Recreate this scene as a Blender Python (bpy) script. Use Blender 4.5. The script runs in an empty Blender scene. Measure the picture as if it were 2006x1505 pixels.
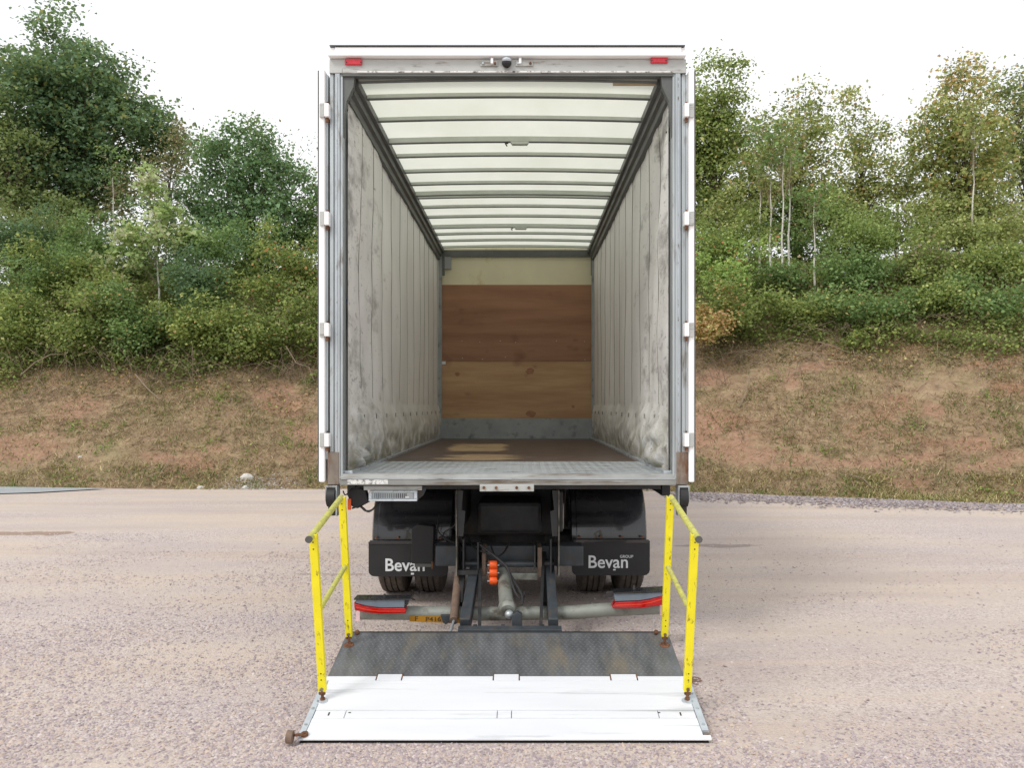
import bpy, math, random
import numpy as np
from mathutils import Vector, noise
random.seed(7)
rng = np.random.default_rng(11)
R = math.radians
scene = bpy.context.scene
C = scene.collection

# ------------------------------------------------------------------ camera, world, sun, exposure
CAM_Z = 1.714
F = 1550.0; PX0 = 1025.0; PY0 = 797.0
cd = bpy.data.cameras.new('camera'); cam = bpy.data.objects.new('camera', cd); C.objects.link(cam)
cam.location = (0, 0, CAM_Z); cam.rotation_euler = (R(90), 0, 0)
cd.sensor_width = 36; cd.lens = 36 * F / 2006
cd.shift_x = -(PX0 - 1003) / 2006; cd.shift_y = (PY0 - 752.5) / 2006
cd.clip_start = 0.05; cd.clip_end = 600
scene.camera = cam

SUN_EL, SUN_AZ = 46, 222            # azimuth clockwise from +Y: behind the camera, to the left
world = bpy.data.worlds.new('World'); scene.world = world; world.use_nodes = True
wn = world.node_tree.nodes; wl = world.node_tree.links; wn.clear()
wo = wn.new('ShaderNodeOutputWorld'); wb = wn.new('ShaderNodeBackground')
sky = wn.new('ShaderNodeTexSky'); sky.sky_type = 'NISHITA'; sky.sun_disc = False
sky.sun_elevation = R(SUN_EL); sky.sun_rotation = R(SUN_AZ); sky.dust_density = 3
tc = wn.new('ShaderNodeTexCoord'); nz = wn.new('ShaderNodeTexNoise')
nz.inputs['Scale'].default_value = 2.5; nz.inputs['Detail'].default_value = 5
cr = wn.new('ShaderNodeValToRGB')
cr.color_ramp.elements[0].position = .3; cr.color_ramp.elements[0].color = (10.6, 10.9, 11.4, 1)
cr.color_ramp.elements[1].position = .7; cr.color_ramp.elements[1].color = (13.2, 13.2, 13.3, 1)
mx = wn.new('ShaderNodeMix'); mx.data_type = 'RGBA'; mx.inputs[0].default_value = .92
wl.new(tc.outputs['Generated'], nz.inputs['Vector']); wl.new(nz.outputs['Fac'], cr.inputs[0])
wl.new(sky.outputs[0], mx.inputs[6]); wl.new(cr.outputs[0], mx.inputs[7])
wl.new(mx.outputs[2], wb.inputs[0]); wb.inputs[1].default_value = .1
wl.new(wb.outputs[0], wo.inputs[0])
sd = bpy.data.lights.new('sun', 'SUN'); so = bpy.data.objects.new('sun', sd); C.objects.link(so)
sd.energy = 1.5; sd.angle = R(16); sd.color = (1, .965, .91)
az = R(SUN_AZ); el = R(SUN_EL)
sv = Vector((math.sin(az) * math.cos(el), math.cos(az) * math.cos(el), math.sin(el)))
so.rotation_euler = sv.to_track_quat('Z', 'Y').to_euler(); so.location = (-20, -20, 30)
scene.view_settings.view_transform = 'Standard'; scene.view_settings.look = 'None'
scene.view_settings.exposure = 0.0; scene.view_settings.gamma = 1
scene.view_settings.use_curve_mapping = False

# ------------------------------------------------------------------ helpers
def at(px, py, Y): return Vector(((px - PX0) / F * Y, Y, CAM_Z + (PY0 - py) / F * Y))
def wx(px, Y): return (px - PX0) / F * Y
def wz(py, Y): return CAM_Z + (PY0 - py) / F * Y
def lin(r, g, b):
    f = lambda c: (c / 255) / 12.92 if c / 255 <= .04045 else ((c / 255 + .055) / 1.055) ** 2.4
    return (f(r), f(g), f(b))
ORG = {}
def tag(o, label=None, cat=None, group=None, kind=None):
    for k, v in (('label', label), ('category', cat), ('group', group), ('kind', kind)):
        if v: o[k] = v
    return o
def empty(name, loc, label=None, cat=None, group=None, parent=None):
    o = bpy.data.objects.new(name, None); C.objects.link(o); o.empty_display_size = .2
    p = Vector(loc); ORG[o.name] = p.copy()
    if parent: o.parent = parent; o.location = p - ORG[parent.name]
    else: o.location = p
    return tag(o, label, cat, group)
class MB:
    def __init__(s): s.v = []; s.f = []
    def poly(s, vs, fs):
        n = len(s.v); s.v += [tuple(v) for v in vs]; s.f += [tuple(i + n for i in f) for f in fs]; return s
    def box(s, x0, x1, y0, y1, z0, z1, T=None):
        x0, x1 = min(x0, x1), max(x0, x1); y0, y1 = min(y0, y1), max(y0, y1); z0, z1 = min(z0, z1), max(z0, z1)
        vs = [(x, y, z) for z in (z0, z1) for y in (y0, y1) for x in (x0, x1)]
        if T: vs = [T(*v) for v in vs]
        return s.poly(vs, [(0, 2, 3, 1), (4, 5, 7, 6), (0, 1, 5, 4), (2, 6, 7, 3), (0, 4, 6, 2), (1, 3, 7, 5)])
    def tube(s, pts, rad, n=8, cap=True):
        pts = [Vector(p) for p in pts]
        if not hasattr(rad, '__len__'): rad = [rad] * len(pts)
        b = len(s.v); up = None
        for i, p in enumerate(pts):
            d = (pts[min(i + 1, len(pts) - 1)] - pts[max(i - 1, 0)]).normalized()
            if up is None: up = Vector((0, 0, 1)) if abs(d.z) < .9 else Vector((1, 0, 0))
            a = d.cross(up).normalized(); c = a.cross(d).normalized(); up = c
            for k in range(n):
                t = 2 * math.pi * k / n
                s.v.append(tuple(p + a * math.cos(t) * rad[i] + c * math.sin(t) * rad[i]))
        for i in range(len(pts) - 1):
            for k in range(n):
                k2 = (k + 1) % n
                s.f.append((b + i * n + k, b + i * n + k2, b + (i + 1) * n + k2, b + (i + 1) * n + k))
        if cap:
            s.f.append(tuple(b + k for k in reversed(range(n)))); e = b + (len(pts) - 1) * n
            s.f.append(tuple(e + k for k in range(n)))
        return s
    def bar(s, p0, p1, w, h):                     # rectangular bar, w across x
        p0, p1 = Vector(p0), Vector(p1); d = (p1 - p0).normalized()
        a = Vector((1, 0, 0)); a = (a - d * a.dot(d)).normalized(); c = d.cross(a)
        vs = [p + a * i * w / 2 + c * j * h / 2 for p in (p0, p1) for i, j in ((-1, -1), (1, -1), (1, 1), (-1, 1))]
        return s.poly(vs, [(3, 2, 1, 0), (4, 5, 6, 7), (0, 1, 5, 4), (1, 2, 6, 5), (2, 3, 7, 6), (3, 0, 4, 7)])
    def prism(s, pts, y0, y1):                    # polygon in XZ pushed along Y
        n = len(pts)
        vs = [(x, y0, z) for x, z in pts] + [(x, y1, z) for x, z in pts]
        return s.poly(vs, [tuple(range(n)), tuple(reversed(range(n, 2 * n)))] + [(i, i + n, (i + 1) % n + n, (i + 1) % n) for i in range(n)])
    def profile(s, pts, x0, x1):                  # polygon in YZ pushed along X
        n = len(pts)
        vs = [(x0, y, z) for y, z in pts] + [(x1, y, z) for y, z in pts]
        return s.poly(vs, [tuple(range(n)), tuple(reversed(range(n, 2 * n)))] + [(i, i + n, (i + 1) % n + n, (i + 1) % n) for i in range(n)])
    def sphere(s, c, r, n=12, m=8, sc=(1, 1, 1)):
        b = len(s.v); c = Vector(c)
        for j in range(m + 1):
            ph = math.pi * j / m
            for k in range(n):
                t = 2 * math.pi * k / n
                s.v.append((c.x + r * sc[0] * math.sin(ph) * math.cos(t), c.y + r * sc[1] * math.sin(ph) * math.sin(t), c.z + r * sc[2] * math.cos(ph)))
        for j in range(m):
            for k in range(n):
                s.f.append((b + j * n + k, b + (j + 1) * n + k, b + (j + 1) * n + (k + 1) % n, b + j * n + (k + 1) % n))
        return s
def fixnormals(me):
    import bmesh
    bm = bmesh.new(); bm.from_mesh(me); bmesh.ops.recalc_face_normals(bm, faces=bm.faces); bm.to_mesh(me); bm.free()
def obj(name, mb, m, parent=None, label=None, smooth=False, bevel=0, origin=None, kind=None, cat=None, group=None):
    v = np.array(mb.v, float)
    o0 = Vector(origin) if origin is not None else Vector(((v.min(0) + v.max(0)) / 2).tolist())
    v = v - np.array(o0)
    me = bpy.data.meshes.new(name); me.from_pydata(v.tolist(), [], mb.f); me.update()
    if len(mb.f) < 20000: fixnormals(me)
    me.materials.append(m)
    if smooth:
        for p in me.polygons: p.use_smooth = True
        try: me.set_sharp_from_angle(angle=R(38))
        except Exception: pass
    o = bpy.data.objects.new(name, me); C.objects.link(o); ORG[o.name] = o0.copy()
    if parent: o.parent = parent; o.location = o0 - ORG[parent.name]
    else: o.location = o0
    if bevel:
        b = o.modifiers.new('bevel', 'BEVEL'); b.width = bevel; b.segments = 2; b.limit_method = 'ANGLE'; b.angle_limit = R(40)
    return tag(o, label, cat, group, kind)
def arrmesh(name, V, Fq, m, col=None, parent=None, origin=(0, 0, 0), kind=None, label=None, cat=None, group=None):
    """V (N,3), Fq (M,k) ints; col (N,3)"""
    me = bpy.data.meshes.new(name); k = Fq.shape[1]
    V = V - np.array(origin)
    me.vertices.add(len(V)); me.vertices.foreach_set('co', V.astype(np.float32).ravel())
    me.loops.add(Fq.size); me.loops.foreach_set('vertex_index', Fq.astype(np.int32).ravel())
    me.polygons.add(len(Fq)); me.polygons.foreach_set('loop_start', np.arange(0, Fq.size, k, dtype=np.int32))
    me.update(calc_edges=True)
    if col is not None:
        a = me.color_attributes.new('Col', 'FLOAT_COLOR', 'POINT')
        a.data.foreach_set('color', np.concatenate([col, np.ones((len(col), 1))], 1).astype(np.float32).ravel())
    me.materials.append(m)
    o = bpy.data.objects.new(name, me); C.objects.link(o); ORG[o.name] = Vector(origin)
    if parent: o.parent = parent; o.location = Vector(origin) - ORG[parent.name]
    else: o.location = origin
    return tag(o, label, cat, group, kind)

# ------------------------------------------------------------------ materials
def nt(name):
    m = bpy.data.materials.new(name); m.use_nodes = True; n = m.node_tree.nodes; n.clear()
    out = n.new('ShaderNodeOutputMaterial'); p = n.new('ShaderNodeBsdfPrincipled')
    m.node_tree.links.new(p.outputs[0], out.inputs[0])
    return m, n, m.node_tree.links, p, out
def noise_n(n, l, vec, scale, detail=4, stretch=(1, 1, 1), rough=.55):
    mp = n.new('ShaderNodeMapping'); mp.inputs['Scale'].default_value = stretch; l.new(vec, mp.inputs[0])
    t = n.new('ShaderNodeTexNoise'); t.inputs['Scale'].default_value = scale; t.inputs['Detail'].default_value = detail
    t.inputs['Roughness'].default_value = rough
    l.new(mp.outputs[0], t.inputs['Vector']); return t.outputs['Fac']
def ramp(n, l, fac, stops):
    r = n.new('ShaderNodeValToRGB'); e = r.color_ramp.elements
    while len(e) < len(stops): e.new(.5)
    for i, (p, c) in enumerate(stops):
        e[i].position = p; c = c if hasattr(c, '__len__') else (c, c, c); e[i].color = (*c, 1)
    l.new(fac, r.inputs[0]); return r.outputs[0]
def mix(n, l, fac, a, b, mode='MIX'):
    m = n.new('ShaderNodeMix'); m.data_type = 'RGBA'; m.blend_type = mode
    for v, i in ((fac, 0), (a, 6), (b, 7)):
        if isinstance(v, (int, float)): m.inputs[i].default_value = v
        elif isinstance(v, tuple): m.inputs[i].default_value = (*v, 1)
        else: l.new(v, m.inputs[i])
    return m.outputs[2]
def mth(n, l, op, a, b=0.0, c=None):
    m = n.new('ShaderNodeMath'); m.operation = op
    for v, i in ((a, 0), (b, 1), (c, 2)):
        if v is None: continue
        if isinstance(v, (int, float)): m.inputs[i].default_value = v
        else: l.new(v, m.inputs[i])
    return m.outputs[0]
def bump(n, l, p, h, strength, dist=.01):
    b = n.new('ShaderNodeBump'); b.inputs['Strength'].default_value = strength; b.inputs['Distance'].default_value = dist
    l.new(h, b.inputs['Height']); l.new(b.outputs[0], p.inputs['Normal'])
def mat(name, base, rough=.5, metal=0., var=.15, scale=6, dirt=None, bmp=0., bscale=60, stretch=(1, 1, 1), coat=0.):
    m, n, l, p, out = nt(name)
    tc = n.new('ShaderNodeNewGeometry'); vec = tc.outputs['Position']
    f = noise_n(n, l, vec, scale, 5, stretch)
    lo = tuple(c * (1 - var) for c in base); hi = tuple(min(1, c * (1 + var)) for c in base)
    col = ramp(n, l, f, [(.3, lo), (.7, hi)])
    if dirt:
        dc, amt, ds = dirt[:3]; st = dirt[3] if len(dirt) > 3 else (1, 1, 1)
        g = noise_n(n, l, vec, ds, 7, st, .65)
        g = ramp(n, l, g, [(.62 - amt * .35, 0.), (.74 - amt * .25, 1.)])
        col = mix(n, l, g, col, dc)
        r = mix(n, l, g, (rough,) * 3, (min(1, rough + .3),) * 3); l.new(r, p.inputs['Roughness'])
    else:
        r = ramp(n, l, f, [(.3, max(0, rough - .08)), (.7, min(1, rough + .08))]); l.new(r, p.inputs['Roughness'])
    l.new(col, p.inputs['Base Color']); p.inputs['Metallic'].default_value = metal
    if coat: p.inputs['Coat Weight'].default_value = coat
    if bmp: bump(n, l, p, noise_n(n, l, vec, bscale, 4), bmp, .004)
    return m
M = {}
M['galv'] = mat('galvanised_steel', lin(176, 182, 184), .42, .55, .16, 14, (lin(120, 112, 102), .15, 9, (1, 1, .25)), .15, 80, (1, 1, .12))
M['alu'] = mat('worn_aluminium', lin(190, 196, 202), .38, .6, .16, 12, (lin(110, 108, 104), .2, 14, (.3, 1, 1)), .12, 90, (.2, 1, 1))
M['deck'] = mat('bare_aluminium_deck', lin(228, 230, 234), .5, .1, .05, 6, (lin(178, 180, 182), .12, 5, (.12, 2, 1)), .05, 120, (.15, 1, 1))
M['grey_strip'] = mat('grey_aluminium_trim', lin(190, 198, 204), .45, .3, .1, 14, None, .1)
M['white'] = mat('white_painted_edge', lin(248, 248, 248), .4, 0, .02, 5)
M['header'] = mat('weathered_cream_paint', lin(182, 184, 181), .55, .15, .08, 5, (lin(140, 134, 126), .18, 14, (.4, 1, 2.5)), .2, 60)
M['rust'] = mat('rusty_steel', lin(120, 82, 58), .85, .1, .35, 30, (lin(70, 48, 36), .4, 50), .6, 120)
M['rustpaint'] = mat('rust_stained_post_foot', lin(132, 122, 112), .6, .3, .2, 12, (lin(116, 84, 62), .4, 16, (1, 1, .25)), .3, 80)
M['yellow'] = mat('yellow_paint', lin(240, 226, 34), .45, 0, .06, 9, (lin(112, 84, 36), .10, 38, (1, 1, .4)), .12, 70)
M['yellowold'] = mat('faded_yellow_paint', lin(190, 188, 96), .6, 0, .14, 14, (lin(150, 148, 108), .3, 26), .3, 90)
M['black'] = mat('black_plastic', (.018, .019, .022), .24, 0, .25, 5, None, .18, 9, (1, 1, 1), .6)
M['blackmat'] = mat('black_rubber', (.018, .018, .019), .6, 0, .3, 8, None, .2, 40)
M['tyre'] = mat('dusty_tyre_rubber', lin(72, 66, 60), .85, 0, .25, 20, (lin(98, 88, 78), .35, 14), .3, 60)
M['chassis'] = mat('grimy_dark_chassis_paint', (.028, .029, .031), .55, .1, .4, 9, (lin(78, 68, 58), .22, 10), .3, 40)
M['armblue'] = mat('blue_grey_arm_paint', (.05, .06, .07), .5, .1, .25, 12, (lin(84, 74, 64), .25, 14), .2, 60)
M['platemetal'] = mat('grimy_grey_plate', lin(118, 114, 106), .6, .2, .25, 12, (lin(60, 56, 52), .4, 9), .2)
M['brown'] = mat('dusty_brown_cylinder', lin(122, 102, 88), .7, .1, .2, 20, None, .2, 60)
M['tubegrey'] = mat('grey_painted_tube', lin(146, 150, 142), .5, .15, .14, 7, (lin(96, 90, 80), .3, 6), .1, 60)
M['orange'] = mat('orange_plastic', lin(236, 92, 30), .4, 0, .1, 20)
M['cream'] = mat('cream_panel', lin(214, 208, 176), .5, 0, .05, 3, (lin(188, 160, 96), .12, 3, (1, 1, .6)))
M['rail'] = mat('dark_grey_roof_rail', lin(96, 98, 96), .5, .3, .15, 8, None, .1)
M['beam'] = mat('grey_roof_bow', lin(188, 194, 184), .5, .25, .08, 8)
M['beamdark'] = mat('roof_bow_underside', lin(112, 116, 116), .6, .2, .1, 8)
M['kick'] = mat('grey_steel_kick_plate', lin(148, 152, 151), .5, .25, .1, 5, (lin(112, 118, 118), .2, 6), .1)
M['silver'] = mat('silver_lamp_plastic', lin(205, 214, 222), .3, .35, .05, 10)
M['glossdark'] = mat('dark_glass', (.01, .01, .012), .08, 0, .1, 5)
M['blue'] = mat('blue_plastic', lin(60, 110, 190), .4)
M['platewh'] = mat('yellow_number_plate', lin(178, 128, 34), .4, 0, .12, 30, (lin(120, 88, 40), .2, 30))
M['ink'] = mat('black_lettering', (.012, .012, .012), .5)
M['letter'] = mat('white_lettering', lin(225, 228, 230), .5, 0, .06, 30)
M['lensred'] = mat('red_lens', lin(176, 12, 14), .12, 0, .12, 12, None, 0, 60, (1, 1, 1), .6)
M['lensgrey'] = mat('smoked_grey_lens', lin(112, 124, 136), .2, 0, .1, 9, None, 0, 60, (1, 1, 1), .3)
M['pink'] = mat('red_and_white_reflector', lin(236, 205, 205), .35, 0, .1, 40)
M['redpaint'] = mat('red_marker_lens', lin(205, 52, 66), .25, 0, .12, 40)
M['cabpaint'] = mat('white_cab_paint', lin(232, 233, 234), .3, 0, .03, 3)
M['bark'] = mat('grey_brown_bark', lin(92, 80, 66), .9, 0, .3, 14, (lin(70, 78, 52), .3, 9), .8, 30)
M['birch'] = mat('pale_birch_bark', lin(205, 202, 192), .75, 0, .1, 10, (lin(84, 78, 70), .16, 12, (1, 1, 3)), .3, 40)
M['deadwood'] = mat('grey_dead_wood', lin(138, 122, 104), .9, 0, .25, 12, None, .4, 40)
M['concrete'] = mat('pale_concrete', lin(205, 202, 196), .9, 0, .12, 20, None, .5, 60)
M['asphalt'] = mat('grey_asphalt', (.36, .38, .39), .85, 0, .15, 30, None, .5, 150)

def plywood(name, base, dark, knot):
    m, n, l, p, out = nt(name); g = n.new('ShaderNodeNewGeometry').outputs['Position']
    a = noise_n(n, l, g, 2.2, 7, (.35, 1, 3.2), .6)
    c = ramp(n, l, a, [(.3, dark), (.55, base), (.75, tuple(x * 1.25 for x in base))])
    b = noise_n(n, l, g, 2.1, 3, (1, 1, 1.4))
    c = mix(n, l, ramp(n, l, b, [(.6, 0.), (.72, .75)]), c, knot)
    f = noise_n(n, l, g, 22, 4, (.1, 1, 1)); c = mix(n, l, ramp(n, l, f, [(.45, 0.), (.7, .25)]), c, dark)
    l.new(c, p.inputs['Base Color']); p.inputs['Roughness'].default_value = .6
    bump(n, l, p, f, .2, .003); return m
M['ply1'] = plywood('dark_red_plywood', lin(154, 112, 82), lin(134, 93, 66), lin(110, 72, 52))
M['ply2'] = plywood('lighter_plywood', lin(184, 148, 108), lin(162, 122, 86), lin(122, 80, 58))

def floor_mat():
    m, n, l, p, out = nt('worn_phenolic_floor'); g = n.new('ShaderNodeNewGeometry').outputs['Position']
    c = ramp(n, l, noise_n(n, l, g, 5, 6), [(.3, lin(72, 58, 52)), (.7, lin(100, 82, 74))])
    s = n.new('ShaderNodeSeparateXYZ'); l.new(g, s.inputs[0])
    def band(o, lo, hi, soft):
        a = n.new('ShaderNodeMapRange'); a.inputs[1].default_value = lo - soft; a.inputs[2].default_value = lo + soft; l.new(o, a.inputs[0])
        b = n.new('ShaderNodeMapRange'); b.inputs[1].default_value = hi - soft; b.inputs[2].default_value = hi + soft; b.inputs[3].default_value = 1; b.inputs[4].default_value = 0; l.new(o, b.inputs[0])
        return mth(n, l, 'MULTIPLY', a.outputs[0], b.outputs[0])
    w1 = mth(n, l, 'MULTIPLY', band(s.outputs[0], -.78, .0, .22), band(s.outputs[1], 6.95, 7.9, .12))
    w2 = mth(n, l, 'MULTIPLY', band(s.outputs[0], -.88, -.18, .12), band(s.outputs[1], 8.35, 10.2, .3))
    w = mth(n, l, 'MAXIMUM', w1, w2)
    nn = noise_n(n, l, g, 7, 9, (.4, 2.2, 1), .72)
    w = mth(n, l, 'ADD', w, mth(n, l, 'MULTIPLY', mth(n, l, 'SUBTRACT', nn, .5), 3.0))
    k = ramp(n, l, w, [(.66, 0.), (.685, 1.)])
    c = mix(n, l, k, c, ramp(n, l, noise_n(n, l, g, 14, 4, (.3, 1, 1)), [(.3, lin(172, 142, 106)), (.7, lin(206, 180, 142))]))
    l.new(c, p.inputs['Base Color']); p.inputs['Roughness'].default_value = .42
    return m
M['floor'] = floor_mat()

def curtain_mat():
    m, n, l, p, out = nt('dirty_curtain_vinyl'); g = n.new('ShaderNodeNewGeometry').outputs['Position']
    s = n.new('ShaderNodeSeparateXYZ'); l.new(g, s.inputs[0])
    c = ramp(n, l, noise_n(n, l, g, 1.6, 5, (1, 1, .5)), [(.3, lin(214, 212, 208)), (.7, lin(236, 235, 232))])
    # scuffs: horizontal smears, heavier near the rear opening, with a shape of their own
    mr = n.new('ShaderNodeMapRange'); l.new(s.outputs[1], mr.inputs[0]); mr.inputs[1].default_value = 5.6; mr.inputs[2].default_value = 8.6
    mr.inputs[3].default_value = .12; mr.inputs[4].default_value = -.05
    q = noise_n(n, l, g, 2.6, 9, (1, .7, 1.5), .7)
    q = mth(n, l, 'ADD', q, mr.outputs[0])
    k = ramp(n, l, q, [(.6, 0.), (.8, .85)])
    c = mix(n, l, k, c, lin(96, 92, 88))
    q2 = noise_n(n, l, g, 9, 6, (1, 1, 2.4), .7); k2 = ramp(n, l, mth(n, l, 'ADD', q2, mr.outputs[0]), [(.66, 0.), (.78, .7)])
    c = mix(n, l, k2, c, lin(84, 80, 78))
    # green-brown grime on the skirt
    z = n.new('ShaderNodeMapRange'); l.new(s.outputs[2], z.inputs[0]); z.inputs[1].default_value = 1.2; z.inputs[2].default_value = 1.85; z.inputs[3].default_value = 1; z.inputs[4].default_value = 0
    gq = noise_n(n, l, g, 7, 6); gz = mth(n, l, 'MULTIPLY', z.outputs[0], ramp(n, l, gq, [(.35, 0.), (.62, 1.)]))
    c = mix(n, l, gz, c, lin(132, 128, 100))
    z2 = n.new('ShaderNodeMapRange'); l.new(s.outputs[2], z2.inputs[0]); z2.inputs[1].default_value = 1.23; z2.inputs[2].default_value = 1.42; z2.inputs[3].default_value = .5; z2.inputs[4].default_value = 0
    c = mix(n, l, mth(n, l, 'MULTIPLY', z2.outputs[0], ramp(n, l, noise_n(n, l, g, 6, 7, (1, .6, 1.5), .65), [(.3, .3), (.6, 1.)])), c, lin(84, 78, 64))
    l.new(c, p.inputs['Base Color']); p.inputs['Roughness'].default_value = .45
    bump(n, l, p, noise_n(n, l, g, 5, 4, (1, 1, .35)), .35, .02)
    t = n.new('ShaderNodeBsdfTranslucent'); l.new(mix(n, l, .5, c, lin(150, 140, 120)), t.inputs[0])
    ms = n.new('ShaderNodeMixShader'); ms.inputs[0].default_value = .04
    l.new(p.outputs[0], ms.inputs[1]); l.new(t.outputs[0], ms.inputs[2]); l.new(ms.outputs[0], out.inputs[0])
    return m
M['curtain'] = curtain_mat()
def roof_mat():
    m, n, l, p, out = nt('translucent_roof_sheet'); g = n.new('ShaderNodeNewGeometry').outputs['Position']
    c = ramp(n, l, noise_n(n, l, g, 2.4, 6, (1, .6, 1)), [(.3, (.76, .77, .66)), (.7, (.84, .85, .75))])
    l.new(c, p.inputs['Base Color']); p.inputs['Roughness'].default_value = .5
    t = n.new('ShaderNodeBsdfTranslucent'); l.new(mix(n, l, .0, c, (1, 1, 1)), t.inputs[0])
    ms = n.new('ShaderNodeMixShader'); ms.inputs[0].default_value = .62
    l.new(p.outputs[0], ms.inputs[1]); l.new(t.outputs[0], ms.inputs[2]); l.new(ms.outputs[0], out.inputs[0])
    return m
M['roof'] = roof_mat()

def attr_mat(name, rough=.6, transl=0., bmp=0):
    m, n, l, p, out = nt(name)
    a = n.new('ShaderNodeAttribute'); a.attribute_name = 'Col'
    l.new(a.outputs['Color'], p.inputs['Base Color']); p.inputs['Roughness'].default_value = rough
    p.inputs['Specular IOR Level'].default_value = .35
    if transl:
        t = n.new('ShaderNodeBsdfTranslucent')
        l.new(mix(n, l, .5, a.outputs['Color'], (.34, .42, .10)), t.inputs[0])
        ms = n.new('ShaderNodeMixShader'); ms.inputs[0].default_value = transl
        l.new(p.outputs[0], ms.inputs[1]); l.new(t.outputs[0], ms.inputs[2]); l.new(ms.outputs[0], out.inputs[0])
    return m
M['leaf'] = attr_mat('leaf', .55, .42)
M['blade'] = attr_mat('grass_blade', .7, .15)
M['stone'] = attr_mat('gravel_stone', .8)

def yard_mat():
    m, n, l, p, out = nt('pink_grey_gravel'); g = n.new('ShaderNodeNewGeometry').outputs['Position']
    s = n.new('ShaderNodeSeparateXYZ'); l.new(g, s.inputs[0])
    v = n.new('ShaderNodeTexVoronoi'); v.inputs['Scale'].default_value = 78; l.new(g, v.inputs['Vector'])
    vs = n.new('ShaderNodeSeparateColor'); l.new(v.outputs['Color'], vs.inputs[0])
    stone = ramp(n, l, vs.outputs[0], [(0., lin(150, 138, 136)), (.25, lin(182, 169, 166)), (.5, lin(195, 182, 178)), (.78, lin(204, 192, 186)), (1., lin(214, 203, 195))])
    tanc = ramp(n, l, noise_n(n, l, g, 30, 6), [(.3, lin(192, 177, 165)), (.7, lin(210, 195, 180))])
    big = noise_n(n, l, g, .55, 5, (.55, 1.3, 1))
    # more compacted sand toward the middle distance, looser stone near and far
    k = ramp(n, l, big, [(.38, .15), (.56, .9)])
    c = mix(n, l, k, stone, tanc)
    mauve = noise_n(n, l, g, .9, 4, (.4, 1.6, 1))
    c = mix(n, l, ramp(n, l, mauve, [(.45, 0.), (.7, .5)]), c, lin(178, 166, 167))
    tr = noise_n(n, l, g, .8, 4, (.16, 2.2, 1), .5)
    c = mix(n, l, ramp(n, l, tr, [(.52, 0.), (.64, .3)]), c, lin(176, 157, 144))
    c = mix(n, l, ramp(n, l, noise_n(n, l, g, 1.1, 5, (.2, 2.6, 1), .6), [(.55, 0.), (.7, .4)]), c, lin(204, 184, 166))
    c = mix(n, l, ramp(n, l, noise_n(n, l, g, 60, 3), [(.58, 0.), (.74, .35)]), c, lin(140, 122, 116))
    def spot(cx, cy, rx, ry, colr, amt, nscale=3):
        mp = n.new('ShaderNodeMapping'); mp.vector_type = 'TEXTURE'; mp.inputs['Location'].default_value = (cx, cy, 0); mp.inputs['Scale'].default_value = (rx, ry, 50)
        l.new(g, mp.inputs[0]); vl = n.new('ShaderNodeVectorMath'); vl.operation = 'LENGTH'; l.new(mp.outputs[0], vl.inputs[0])
        d = mth(n, l, 'ADD', vl.outputs['Value'], mth(n, l, 'MULTIPLY', noise_n(n, l, g, nscale, 6), 1.3))
        return mix(n, l, ramp(n, l, d, [(.9, amt), (1.6, 0.)]), c, colr)
    c = spot(-6.3, 10.2, 1.5, .38, lin(142, 116, 98), .75)
    c = spot(1.12, 5.15, .22, .16, lin(112, 76, 60), .85, 8)
    c = spot(-1.9, 8.0, 1.2, .12, lin(140, 118, 104), .5)
    c = spot(2.3, 9.4, 1.3, .3, lin(128, 112, 108), .6)
    l.new(c, p.inputs['Base Color']); p.inputs['Roughness'].default_value = .9
    h = mth(n, l, 'ADD', mth(n, l, 'MULTIPLY', v.outputs['Distance'], -1.), mth(n, l, 'MULTIPLY', noise_n(n, l, g, 90, 3), .5))
    bump(n, l, p, h, .4, .010)
    return m
M['yard'] = yard_mat()
def hit(px, py):
    y = 12.0
    while y < 24:
        x = wx(px, y)
        if y > foot(x) and terr(x, y) >= wz(py, y): return x, y, terr(x, y)
        y += .02
    return wx(px, y), y, 0
BARE = [(150, 800, .62, .22), (40, 885, .95, .28), (540, 772, .42, .2), (600, 700, .5, .16), (600, 850, .4, .2), (330, 900, .5, .12), (420, 880, .3, .1), (1390, 745, .45, .2), (1375, 830, .4, .5), (1440, 875, .42, .26), (1490, 895, .5, .16), (1560, 905, .5, .12), (1640, 908, .55, .12), (1720, 908, .4, .1), (1550, 748, .2, .24), (1600, 720, .5, .1), (1830, 806, .16, .16), (1910, 872, .42, .16), (1950, 712, .6, .14), (1780, 905, .5, .1), (1960, 905, .7, .13)]
# ------------------------------------------------------------------ terrain
FOOT_X = [-40, -9.7, -6, -3.7, 0, 3.1, 5.4, 8.0, 12, 40]
FOOT_Y = [16.5, 14.7, 14.5, 14.5, 14.7, 14.1, 13.4, 12.75, 12.0, 9.0]
def foot(x): return float(np.interp(x, FOOT_X, FOOT_Y))
def gz(y): return .028 * (y - 7.4) if y < 16 else .028 * 8.6
def terr(x, y):
    d = y - foot(x)
    if d <= 0: return gz(y)
    n = noise.noise(Vector((x * .45, y * .45, 0))) * .22 + noise.noise(Vector((x * 1.3, y * 1.3, 5))) * .09
    w = min(1, d / 1.2)
    sl = .74
    if d < .6: h = .74 * d * d / 1.2
    elif d < 6.6: h = sl * (d - .3)
    elif d < 9: h = sl * 6.3 + (d - 6.6) * .35 - (d - 6.6) ** 2 * .05
    else: h = sl * 6.3 + .84 - .288 + (d - 9) * .03
    return gz(foot(x)) + h + n * w
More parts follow.
